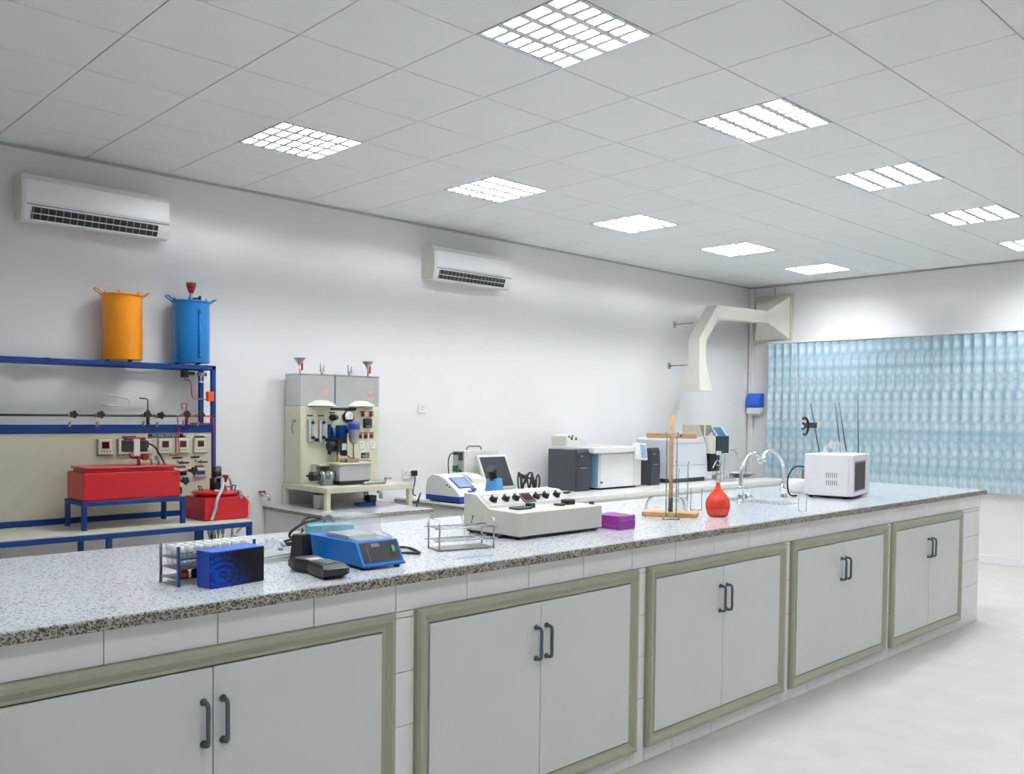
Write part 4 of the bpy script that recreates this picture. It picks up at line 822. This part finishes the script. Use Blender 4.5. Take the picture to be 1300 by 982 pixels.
# blue framed tube rack behind the box, with white capped tubes
t = thing('tube_rack', 'blue framed steel tube rack half hidden behind the blue carton', 'tube rack', (-1.605, -2.735, IZ), 3)
for x in (0, .285):
    for y in (0, .13): part(t, 'post', NAVY if y == 0 else STEEL, lambda b: b.box(x-.004, x+.004, y-.004, y+.004, 0, .135))
for z in (.02, .055, .09): part(t, 'shelf', STEEL, lambda b: b.box(-.003, .288, .0, .13, z, z+.003))
part(t, 'rail', NAVY, lambda b: b.box(0, .285, -.005, -.001, .088, .094))
ct = MB().lathe([(0, 0), (.006, .004), (.0105, .012), (.0105, .056)], 12)
TUBEM = ct.mesh('tube_body', CLEARP); CAPM = MB().lathe([(.0115, 0), (.0125, .002), (.0125, .018), (0, .02)], 12, (0, 0, .054)).mesh('cap', WHITE)
for i in range(8):
    for j in range(3):
        q = Matrix.Rotation(math.radians(3), 3, 'Z') @ Vector((.02+i*.035, .03+j*.036, 0))
        k = thing('sample_tube', 'white capped clear sample tube in the blue framed rack', 'sample tube', (-1.605+q.x, -2.735+q.y, IZ+.0583), 0, 'white capped tubes in the blue rack')
        link('tube_body', TUBEM, k); link('cap', CAPM, k)
AMB = M('amber_vial', (120, 58, 24), .15); am = MB().lathe([(0, 0), (.014, 0), (.015, .004), (.015, .022), (.008, .027), (0, .028)], 12)
for i in range(5):
    q = Matrix.Rotation(math.radians(3), 3, 'Z') @ Vector((.035+i*.042, .03, 0))
    tag(am.build('amber_vial', AMB if i % 2 == 0 else BLACK, None, loc=(-1.605+q.x, -2.735+q.y, IZ+.0235)), 'small dark vial on the bottom shelf of the blue rack', 'vial', 'dark vials in the blue rack')
# papers and plastic film by the cable
t = thing('paper_stack', 'low stack of grey paper sheets beside the blue carton', 'papers', (-1.21, -2.52, IZ), 12)
for k in range(4): part(t, 'sheet', PAPER if k % 2 == 0 else LGREY, lambda b: b.box(0, .2, 0, .16, .007*k, .007*k+.006, .001, mx=Matrix.Rotation(.03*(k-2), 4, 'Z')))
def film(name, label, loc, rx_, ry_, h, rz_=0, seed=1):
    rnd = random.Random(seed); n = 11; v = []; f = []
    for i in range(n):
        for j in range(n):
            u, w_ = i/(n-1)*2-1, j/(n-1)*2-1
            e = max(0, 1-(u*u)**1.5)*max(0, 1-(w_*w_)**1.5)
            v.append((u*rx_+rnd.uniform(-.006, .006), w_*ry_+rnd.uniform(-.006, .006), max(.0005, h*e*(.7+.5*rnd.random()))+rnd.uniform(0, .002)))
    for i in range(n-1):
        for j in range(n-1):
            a = i*n+j; f += [(a, a+1, a+n+1), (a, a+n+1, a+n)]
    o = MB().add(v, f, False).build(name, CLEARP, None, loc=loc, rz=rz_); return tag(o, label, 'plastic film')
film('plastic_film', 'crumpled clear plastic film lying on the grey papers', (-1.09, -2.43, IZ+.028), .075, .06, .05, .3, 3)
tag(MB().box(-.06, .06, -.006, .006, 0, .004, .0015, mx=Matrix.Rotation(-.35, 4, 'Y')).build('plastic_strip', WHITE, None, loc=(-1.0, -2.30, IZ+.024), rz=.6), 'thin white plastic strip propped against the clear film', 'strip')
# cable loops
tag(MB().tube([(-.962, -2.28, .908), (-.95, -2.26, .92), (-.896, -2.25, .921), (-.884, -2.25, .927), (-.933, -2.25, .928), (-.939, -2.25, .935), (-.884, -2.26, .95), (-.903, -2.25, .955), (-.896, -2.25, .977), (-.84, -2.25, 1.008), (-.767, -2.22, 1.012), (-.72, -2.2, 1.013), (-.64, -2.15, 1.018), (-.585, -2.11, .96), (-.56, -2.06, .908)], .006, 8)
    .tube([(-.84, -2.24, 1.006), (-.815, -2.23, 1.025), (-.775, -2.23, 1.03), (-.74, -2.21, 1.022), (-.72, -2.2, 1.013), (-.65, -2.12, 1.005), (-.62, -2.08, .93), (-.61, -2.02, .908)], .006, 8).cyl((-.972, -2.285, .907), (-.955, -2.272, .916), .009).build('black_cable', RUBBER, world=True), 'looped black cable draped behind the teal box', 'cable')
tag(MB().tube([(-.772, -2.47, .925), (-.70, -2.46, .912), (-.60, -2.5, .907), (-.501, -2.538, .906), (-.54, -2.68, .906), (-.565, -2.70, .906), (-.60, -2.66, .906), (-.64, -2.62, .907), (-.70, -2.61, .91), (-.772, -2.61, .922)], .0055, 8).build('looped_cable', RUBBER, world=True), 'thin black cord looping out from behind the blue block heater', 'cable')
# handheld meter and its charger
t = thing('handheld_meter', 'black handheld meter with keypad lying on the granite', 'meter', (-1.108, -2.68, IZ), -3)
out = [(-.05, 0), (.05, 0), (.054, -.05), (.036, -.12), (.046, -.19), (.052, -.27), (.035, -.285), (-.035, -.285), (-.052, -.27), (-.046, -.19), (-.038, -.12), (-.054, -.05)]
def shell(b):
    lv = [(.8, 0.), (1., .016), (1., .038), (.86, .05)]; n = len(out); v = []
    for s_, z in lv: v += [(x*s_, -.14+(y+.14)*s_*(1 if s_ == 1 else .985), z) for x, y in out]
    f = [tuple(range(n))[::-1], tuple(range(3*n, 4*n))]
    for k in range(3): f += [(k*n+i, k*n+(i+1) % n, (k+1)*n+(i+1) % n, (k+1)*n+i) for i in range(n)]
    b.add(v, f)
part(t, 'shell', BLACK, shell)
part(t, 'keypad', DGREY, lambda b: b.box(-.034, .034, -.245, -.155, .049, .052, .001))
for i in range(3):
    for j in range(4): part(t, 'key', MGREY, lambda b: b.box(-.027+i*.02, -.013+i*.02, -.236+j*.02, -.224+j*.02, .052, .055, .001))
part(t, 'display', LGREY, lambda b: b.box(-.026, .026, -.13, -.085, .049, .0515))
t = thing('charger_block', 'upright black charger block standing behind the handheld meter', 'charger', (-1.005, -2.515, IZ), 20)
part(t, 'body', BLACK, lambda b: frus(b, [(-.036, -.03, 0), (.036, -.03, 0), (.036, .03, 0), (-.036, .03, 0)], [(-.027, -.024, .10), (.027, -.024, .10), (.027, .024, .10), (-.027, .024, .10)], 0))
part(t, 'top_clip', DGREY, lambda b: b.box(-.027, .027, -.024, .024, .1, .106, .002).tube([(.0, 0, .105), (.005, 0, .125), (.012, 0, .112)], .003, 6))
tag(MB().box(0, .2, 0, .1, 0, .1, .004, 2).build('teal_box', CYANB, None, loc=(-.835, -2.285, IZ), rz=math.radians(-24)), 'pale teal box behind the blue block heater', 'box')
# block heater with clear cover
t = thing('block_heater', 'bright blue block heater with black sloping control panel', 'heater', (-.962, -2.882, IZ), -1.5)
HW, HD, HH = .192, .405, .1
part(t, 'case', HEATB, lambda b: b.prism([(0, .012), (.055, HH), (HD, HH-.004), (HD, .012)], 'x', 0, HW, .003))
for (x, y) in ((.02, .03), (HW-.02, .03), (.02, HD-.03), (HW-.02, HD-.03)): part(t, 'foot', RUBBER, lambda b: b.cyl((x, y, 0), (x, y, .012), .012))
fa = math.atan2(HH-.012, .055); mxf = Matrix.Translation((0, 0, .012)) @ Matrix.Rotation(fa, 4, 'X')    # local y runs up the slope
fl = math.hypot(.055, HH-.012)
k = part(t, 'control_panel', BLACK, lambda b: b.box(.012, HW-.01, .016, fl-.006, -.002, .0015, mx=mxf))
part(k, 'display', MGREY, lambda b: b.box(.062, .1, fl-.026, fl-.012, .001, .0025, mx=mxf))
part(k, 'power_switch', GREENSW, lambda b: b.box(HW-.042, HW-.028, .052, .078, .001, .004, mx=mxf))
for q in range(7): part(k, 'led', LGREY, lambda b: b.cyl((.04+.0*q, .024+q*.0095, .001), (.04, .024+q*.0095, .003), .0018, n=6, mx=mxf))
part(t, 'block', LGREY, lambda b: b.box(.03, HW-.03, .15, .31, HH-.006, HH+.012, .002))
part(t, 'bottom_lip', M('heater_lip', (20, 96, 176), .35), lambda b: b.box(0, HW, -.004, .01, .01, .02, .002))
cv = part(t, 'clear_cover', CLEARP, lambda b: (b.prism([(.07, HH), (.08, HH+.01), (.15, HH+.02), (.17, HH+.08), (.32, HH+.085), (.345, HH)], 'x', .02, HW-.004, .008)))
cv['label'] = 'clear plastic cover'
# steel wire tube rack
t = thing('wire_rack', 'empty steel wire test tube rack in front of the beige spectrophotometer', 'tube rack', (-.445, -2.701, IZ), -14)
RL, RD, RH = .265, .112, .133
for x in (0, RL):
    for y in (0, RD): part(t, 'post', STEEL, lambda b: b.cyl((x, y, 0), (x, y, RH), .0042, n=8))
for z in (.042, .096):
    for y in (0, RD): part(t, 'rail', STEEL, lambda b: b.cyl((-.02, y, z), (RL+.02, y, z), .0028, n=6))
    for y in (RD/3, 2*RD/3): part(t, 'wire', STEEL, lambda b: b.cyl((0, y, z), (RL, y, z), .0016, n=6))
    for i in range(9): part(t, 'wire', STEEL, lambda b: b.cyl((RL*i/8, 0, z), (RL*i/8, RD, z), .0016, n=6))
part(t, 'base_plate', STEEL, lambda b: b.box(0, RL, 0, RD, .003, .006))
part(t, 'end_wire', STEEL, lambda b: b.tube([(0, 0, RH), (0, RD, RH)], .0018, 6, 1).tube([(RL, 0, RH), (RL, RD, RH)], .0018, 6, 1))
tag(MB().lathe([(0, 0), (.004, .002), (.012, .05), (.024, .11), (.03, .128), (.027, .13)], 16).build('glass_cone', GLASS, None, loc=(-.20, -2.60, IZ), rz=0), 'small clear glass cone standing behind the steel wire rack', 'glassware')
# spectrophotometer
t = thing('spectrophotometer', 'beige spectrophotometer with sloped console of black knobs and red readout', 'lab instrument', (.05, -2.68, IZ))
SW = .60
part(t, 'case', BEIGE, lambda b: b.prism([(0, .016), (0, .126), (.205, .13), (.30, .192), (.39, .196), (.39, .016)], 'x', 0, SW, .003))
part(t, 'plinth', BLACK, lambda b: b.box(.012, SW-.012, .012, .38, .006, .017))
for (x, y) in ((.03, .03), (SW-.03, .03), (.03, .36), (SW-.03, .36)): part(t, 'foot', RUBBER, lambda b: b.cyl((x, y, 0), (x, y, .008), .014))
sa = math.atan2(.062, .095); mxs = Matrix.Translation((0, .205, .13)) @ Matrix.Rotation(sa, 4, 'X'); sl_ = math.hypot(.062, .095)
k = part(t, 'console_plate', M('console_plate', (212, 212, 206), .4), lambda b: b.box(.014, SW-.014, .008, sl_-.008, 0, .0025, mx=mxs))
def line(b):
    for q in ((.022, SW-.022, .014, .016), (.022, SW-.022, sl_-.016, sl_-.014), (.022, .024, .014, sl_-.014), (SW-.024, SW-.022, .014, sl_-.014)): b.box(*q, .002, .003, mx=mxs)
part(k, 'border_line', NAVY, line)
for x in (.07, .155, .225, .375, .44, .525):
    q = part(t, 'knob', BLACK, lambda b: b.cyl((x, sl_*.52, .002), (x, sl_*.52, .028), .021, .017, n=16, mx=mxs))
    part(q, 'knob_cap', LGREY, lambda b: b.cyl((x, sl_*.52, .027), (x, sl_*.52, .031), .011, n=14, mx=mxs))
q = part(t, 'readout_frame', BLACK, lambda b: b.box(.262, .345, sl_*.2, sl_*.82, .002, .008, mx=mxs)); part(q, 'readout', REDLED, lambda b: b.box(.275, .332, sl_*.3, sl_*.72, .007, .0095, mx=mxs))
part(t, 'cuvette_lid', BLACK, lambda b: b.box(.09, .19, .095, .165, .127, .139, .004)); part(t, 'filter_knob', BLACK, lambda b: b.box(.20, .237, .12, .16, .128, .152, .004))
part(t, 'wavelength_disc', BLACK, lambda b: b.cyl((.42, .13, .127), (.42, .13, .137), .03, n=18)); part(t, 'lamp_block', BLACK, lambda b: b.box(.465, .52, .11, .165, .128, .155, .004))
part(t, 'side_foot', BLACK, lambda b: b.box(-.03, .01, .10, .13, .006, .016))
t = thing('wash_bottle', 'sky blue tapered bottle with black cap behind the beige spectrophotometer', 'bottle', (.387, -2.15, IZ), 20)
part(t, 'body', SKYB, lambda b: frus(b, [(-.065, -.05, 0), (.065, -.05, 0), (.065, .05, 0), (-.065, .05, 0)], [(-.032, -.03, .245), (.032, -.03, .245), (.032, .03, .245), (-.032, .03, .245)], 0))
part(t, 'cap', BLACK, lambda b: b.cyl((-.01, 0, .243), (-.03, 0, .285), .026, .022).cyl((-.03, 0, .285), (-.045, 0, .3), .03, .026))
# purple box and dropper
t = thing('purple_carton', 'small purple cardboard box beside the beige spectrophotometer', 'box', (.707, -2.742, IZ), -2)
part(t, 'carton', PURPLE, lambda b: b.prism([(0, 0), (.0, .071), (.066, .068), (.132, .072), (.136, .03), (.13, 0)], 'y', 0, .17, .002))
part(t, 'lid_seam', M('purple_seam', (196, 130, 200), .5), lambda b: b.box(.004, .132, -.001, .002, .046, .0475).box(-.001, .002, -.001, .17, .02, .021))
part(t, 'tuck_flap', M('purple_flap', (160, 64, 160), .45), lambda b: b.box(.004, .128, -.0015, .001, .049, .068))
t = thing('dropper_bottle', 'small clear dropper bottle with black cap behind the purple box', 'bottle', (.86, -2.43, IZ))
part(t, 'glass', GLASS, lambda b: b.lathe([(0, .002), (.028, .002), (.03, .01), (.03, .07), (.012, .085), (.012, .095)], 16))
part(t, 'cap', BLACK, lambda b: b.cyl((0, 0, .094), (0, 0, .115), .014))
# wooden stand
ba = math.degrees(math.atan2(-.276, .162))
t = thing('wooden_stand', 'light wooden filter stand with round pole and crossbar', 'stand', (1.473, -2.514, IZ), ba)
part(t, 'base', WOOD, lambda b: b.box(-.16, .16, -.0695, .0695, 0, .025, .002))
part(t, 'pole', WOOD, lambda b: b.cyl((0, 0, .025), (0, 0, .597), .0125, n=16))
part(t, 'sleeve', DGREY, lambda b: b.cyl((0, 0, .025), (0, 0, .11), .0138, n=16))
k = part(t, 'crossbar', WOOD, lambda b: b.box(-.145, .145, -.014, .014, .457, .487, .002)); part(k, 'hole', GAPM, lambda b: b.cyl((.055, -.0145, .472), (.055, .0145, .472), .006))
def cylinder_glass(name, label, loc, r, h, rb, group=None, hb=.012):
    t = thing(name, label, 'glassware', loc, 0, group)
    part(t, 'vessel', GLASS, lambda b: b.lathe([(0, hb), (r, hb+.004), (r, h-.02), (r*1.18, h), (r*1.2, h+.003), (r*1.14, h+.004)], 28))
    part(t, 'foot', GLASS, lambda b: b.lathe([(0, 0), (rb, 0), (rb, .005), (r*.6, hb), (0, hb)], 28))
    return t
t = cylinder_glass('measuring_cylinder', 'tall clear measuring cylinder standing before the wooden pole', (1.372, -2.564, IZ+0), .031, .492, .05)
t.location = P(1.33, -2.62, IZ)
part(t, 'spout', GLASS, lambda b: b.prism([(-.012, .47), (.012, .47), (.05, .495), (.03, .495)], 'y', -.012, .012))
tag(MB().lathe([(.13, 0), (.128, .004), (.118, .05), (.1, .078), (.07, .084), (0, .085)], 32).build('glass_bowl', GLASS, None, loc=(1.73, -2.29, IZ)), 'wide clear glass bowl turned upside down behind the wooden stand', 'bowl')
cylinder_glass('glass_jar', 'taller clear glass jar behind the wooden stand', (2.35, -1.98, IZ), .042, .27, .042, 'clear jars behind the stand')
cylinder_glass('glass_jar', 'shorter narrow glass jar beside the taller jar', (2.16, -2.05, IZ), .03, .225, .034, 'clear jars behind the stand')
tag(MB().lathe([(0, .0), (.034, 0), (.036, .004), (.036, .13), (.04, .134), (.037, .136)], 24).build('glass_beaker', GLASS, None, loc=(1.86, -2.43, IZ)), 'low clear glass beaker between the wooden stand and red flask', 'beaker')
tag(MB().lathe([(0, .0), (.024, 0), (.025, .004), (.026, .11), (.0265, .113), (.024, .114)], 20).build('glass_tumbler', GLASS, None, loc=(2.36, -2.88, IZ)), 'small clear tumbler near the bench edge before the microwave', 'beaker')
# volumetric flask
LIQ = bpy.data.materials.new('orange_red_liquid'); LIQ.use_nodes = True
_b = LIQ.node_tree.nodes['Principled BSDF']; _b.inputs['Base Color'].default_value = (*lin((255, 52, 10)), 1); _b.inputs['Roughness'].default_value = .08; _b.inputs['Subsurface Weight'].default_value = .15; _b.inputs['Subsurface Radius'].default_value = (.05, .012, .006); _b.inputs['Coat Weight'].default_value = .5
t = thing('volumetric_flask', 'round volumetric flask of orange red liquid with long clear neck', 'flask', (1.678, -2.704, IZ))
def fl_prof(k, top):
    pr_ = [(0, .003*k), (.048*k, .0), (.06*k, .012), (.07*k, .05), (.071*k, .07), (.066*k, .098), (.052*k, .125), (.034*k, .145), (.018*k, .163), (.0125*k, .185), (.012*k, .26), (.012*k, .34), (.014*k, .345), (.014*k, .391)]
    return [q for q in pr_ if q[1] <= top]
part(t, 'glass', GLASS, lambda b: b.lathe(fl_prof(1.0, 1), 32))
part(t, 'liquid', LIQ, lambda b: b.lathe([(r*.965, z+.002) for r, z in fl_prof(1, .186)]+[(.0116, .20), (0, .20)], 32))
def marks(b):
    for k in range(6):
        a = math.radians(-160+k*13); b.box(-.004, .004, -.0006, .0006, 0, .006, mx=Matrix.Translation((.0722*math.cos(a), .0722*math.sin(a), .052)) @ Matrix.Rotation(a+math.pi/2, 4, 'Z'))
part(t, 'printed_mark', M('flask_print', (150, 30, 18), .5), marks)
part(t, 'graduation', M('etched_white', (235, 238, 238), .6), lambda b: b.lathe([(.0124, .30), (.0124, .303)], 20))
part(t, 'frosted_band', M('etched_white', (235, 238, 238), .6), lambda b: b.lathe([(.0144, .362), (.0144, .385)], 20))
# taps over the sink
def gooseneck(label, loc, rz_, h, reach, knob):
    t = thing('swan_neck_tap', label, 'tap', loc, rz_, 'chrome swan neck taps at the sink')
    part(t, 'base', CHROME, lambda b: b.lathe([(0, .0), (.03, .0), (.03, .006), (.02, .012), (.018, .09), (.022, .095), (.022, .11), (.014, .118)], 18))
    part(t, 'spout', CHROME, lambda b: b.tube([(0, 0, .11), (.005, 0, .18), (.02, 0, h*.72), (reach*.32, 0, h*.92), (reach*.62, 0, h), (reach*.88, 0, h*.96), (reach*.97, 0, h*.88)], .013, 10))
    part(t, 'nozzle', CHROME, lambda b: b.cyl((reach*.965, 0, h*.89), (reach*1.0, 0, h*.79), .016, .018))
    k = part(t, 'valve', CHROME, lambda b: b.cyl((0, 0, .06), (knob[0]*.5, knob[1]*.5, .05), .015))
    part(k, 'handle', CHROME, lambda b: b.cyl((knob[0]*.5, knob[1]*.5, .05), (knob[0], knob[1], .045), .028, .02, n=6))
    return t
gooseneck('chrome swan neck tap at the sink, next to the red flask', (2.456, -2.379, IZ), 0, .335, .25, (.06, -.05))
gooseneck('chrome swan neck tap at the sink, next to the microwave', (3.16, -2.308, IZ), 180, .345, .30, (.08, .04))
# microwave
t = thing('microwave_oven', 'white microwave oven with dark door window on the island bench', 'microwave', (3.364, -2.723, IZ), 11.5)
MW_, MD_, MH_ = .50, .335, .318
part(t, 'case', WHITE, lambda b: b.box(0, MW_, .02, MD_, .018, MH_, .006, 2))
k = part(t, 'door', M('microwave_front', (226, 222, 230), .3), lambda b: b.box(0, MW_*.74, -.012, .02, .02, MH_, .005, 2))
part(k, 'window', M('oven_window', (52, 50, 54), .5, spec=.15), lambda b: b.box(.045, MW_*.70, -.014, -.008, .06, MH_-.055, .002)); part(k, 'window_frame', M('mauve_trim', (150, 120, 165), .4), lambda b: b.box(.037, MW_*.71, -.0125, -.01, .05, MH_-.045))
part(t, 'control_panel', M('microwave_panel', (214, 214, 218), .3), lambda b: b.box(MW_*.745, MW_, -.012, .02, .02, MH_, .005, 2))
for i in range(6):
    for j in range(2): part(t, 'vent_slot', MGREY, lambda b: b.box(-.0015, .004, .1+i*.014, .106+i*.014, .095+j*.055, .13+j*.055))
for (x, y) in ((.04, .05), (MW_-.04, .05), (.04, MD_-.04), (MW_-.04, MD_-.04)): part(t, 'foot', RUBBER, lambda b: b.cyl((x, y, 0), (x, y, .02), .016))
part(t, 'bottom_plate', BLACK, lambda b: b.box(.01, MW_-.01, .0, MD_-.01, .012, .019))
part(t, 'mains_lead', RUBBER, lambda b: b.tube([(.03, MD_, .22), (-.03, MD_+.06, .22), (-.085, MD_+.09, .15), (-.09, MD_+.09, .06), (-.05, MD_+.08, .01), (.0, MD_+.05, .007)], .006, 8))
t = thing('white_pot', 'small white pot with lid behind the microwave', 'pot', (3.62, -2.19, IZ))
part(t, 'pot', WHITE, lambda b: b.lathe([(0, 0), (.075, 0), (.085, .02), (.088, .1), (.084, .104), (0, .104)], 24))
part(t, 'spatula', M('brown_handle', (120, 100, 86), .5), lambda b: b.box(.045, .075, -.01, .01, .104, .18, .003))
# retort stands behind the microwave
def retort(label, x, y, h, lean, clamp=False):
    t = thing('retort_stand', label, 'retort stand', (x, y, IZ), 0, 'retort stands behind the microwave')
    part(t, 'base', DGREY, lambda b: b.box(-.05, .05, -.05, .09, 0, .014, .003))
    part(t, 'rod', M('rod_steel', (92, 104, 110), .35, .5), lambda b: b.cyl((0, 0, .013), (lean, -lean*.6, h), .006, n=8))
    if clamp:
        z = .525; lx = lean*z/h
        k = part(t, 'clamp', BLACK, lambda b: b.box(lx-.115, lx+.02, -.014-lean*.6*z/h, .014-lean*.6*z/h, z-.022, z+.022, .003))
        yy = -lean*.6*z/h
        part(k, 'jaw', BLACK, lambda b: b.tube([(lx-.1, yy, z+.015), (lx-.13, yy, z+.05), (lx-.165, yy, z+.062), (lx-.185, yy, z+.045)], .011, 6).tube([(lx-.1, yy, z-.015), (lx-.12, yy, z-.06), (lx-.15, yy, z-.075), (lx-.17, yy, z-.07)], .011, 6).tube([(lx-.1, yy, z), (lx-.15, yy, z+.005), (lx-.185, yy, z+.015)], .011, 6).tube([(lx-.15, yy, z-.01), (lx-.175, yy, z-.03), (lx-.195, yy, z-.028)], .009, 6))
    return t
retort('retort stand with open black clamp behind the microwave', 3.99, -2.22, .70, -.13, True)
retort('bare steel retort stand next to the one with a clamp', 4.36, -2.2, .715, -.09)
retort('leaning bare retort stand between two other retort stands', 4.48, -2.2, .715, -.11)
retort('tallest bare retort stand at the end behind the microwave', 4.62, -2.2, .80, -.02)
c_, s_ = math.cos(math.radians(11.5)), math.sin(math.radians(11.5))
film('plastic_film', 'crumpled clear plastic bag lying on top of the microwave', (3.364+.30*c_-.2*s_, -2.723+.30*s_+.2*c_, IZ+MH_+.001), .11, .07, .09, .2, 5)
t = thing('boss_clamp', 'dark metal boss clamp resting on the microwave', 'clamp', (3.364+.45*c_-.28*s_, -2.723+.45*s_+.28*c_, IZ+MH_+.001), 11)
part(t, 'bar', DGREY, lambda b: b.cyl((-.12, 0, .012), (.03, 0, .012), .009)); part(t, 'block', BLACK, lambda b: b.box(-.02, .03, -.02, .02, 0, .03, .003).box(-.08, -.05, -.015, .015, 0, .026, .003))
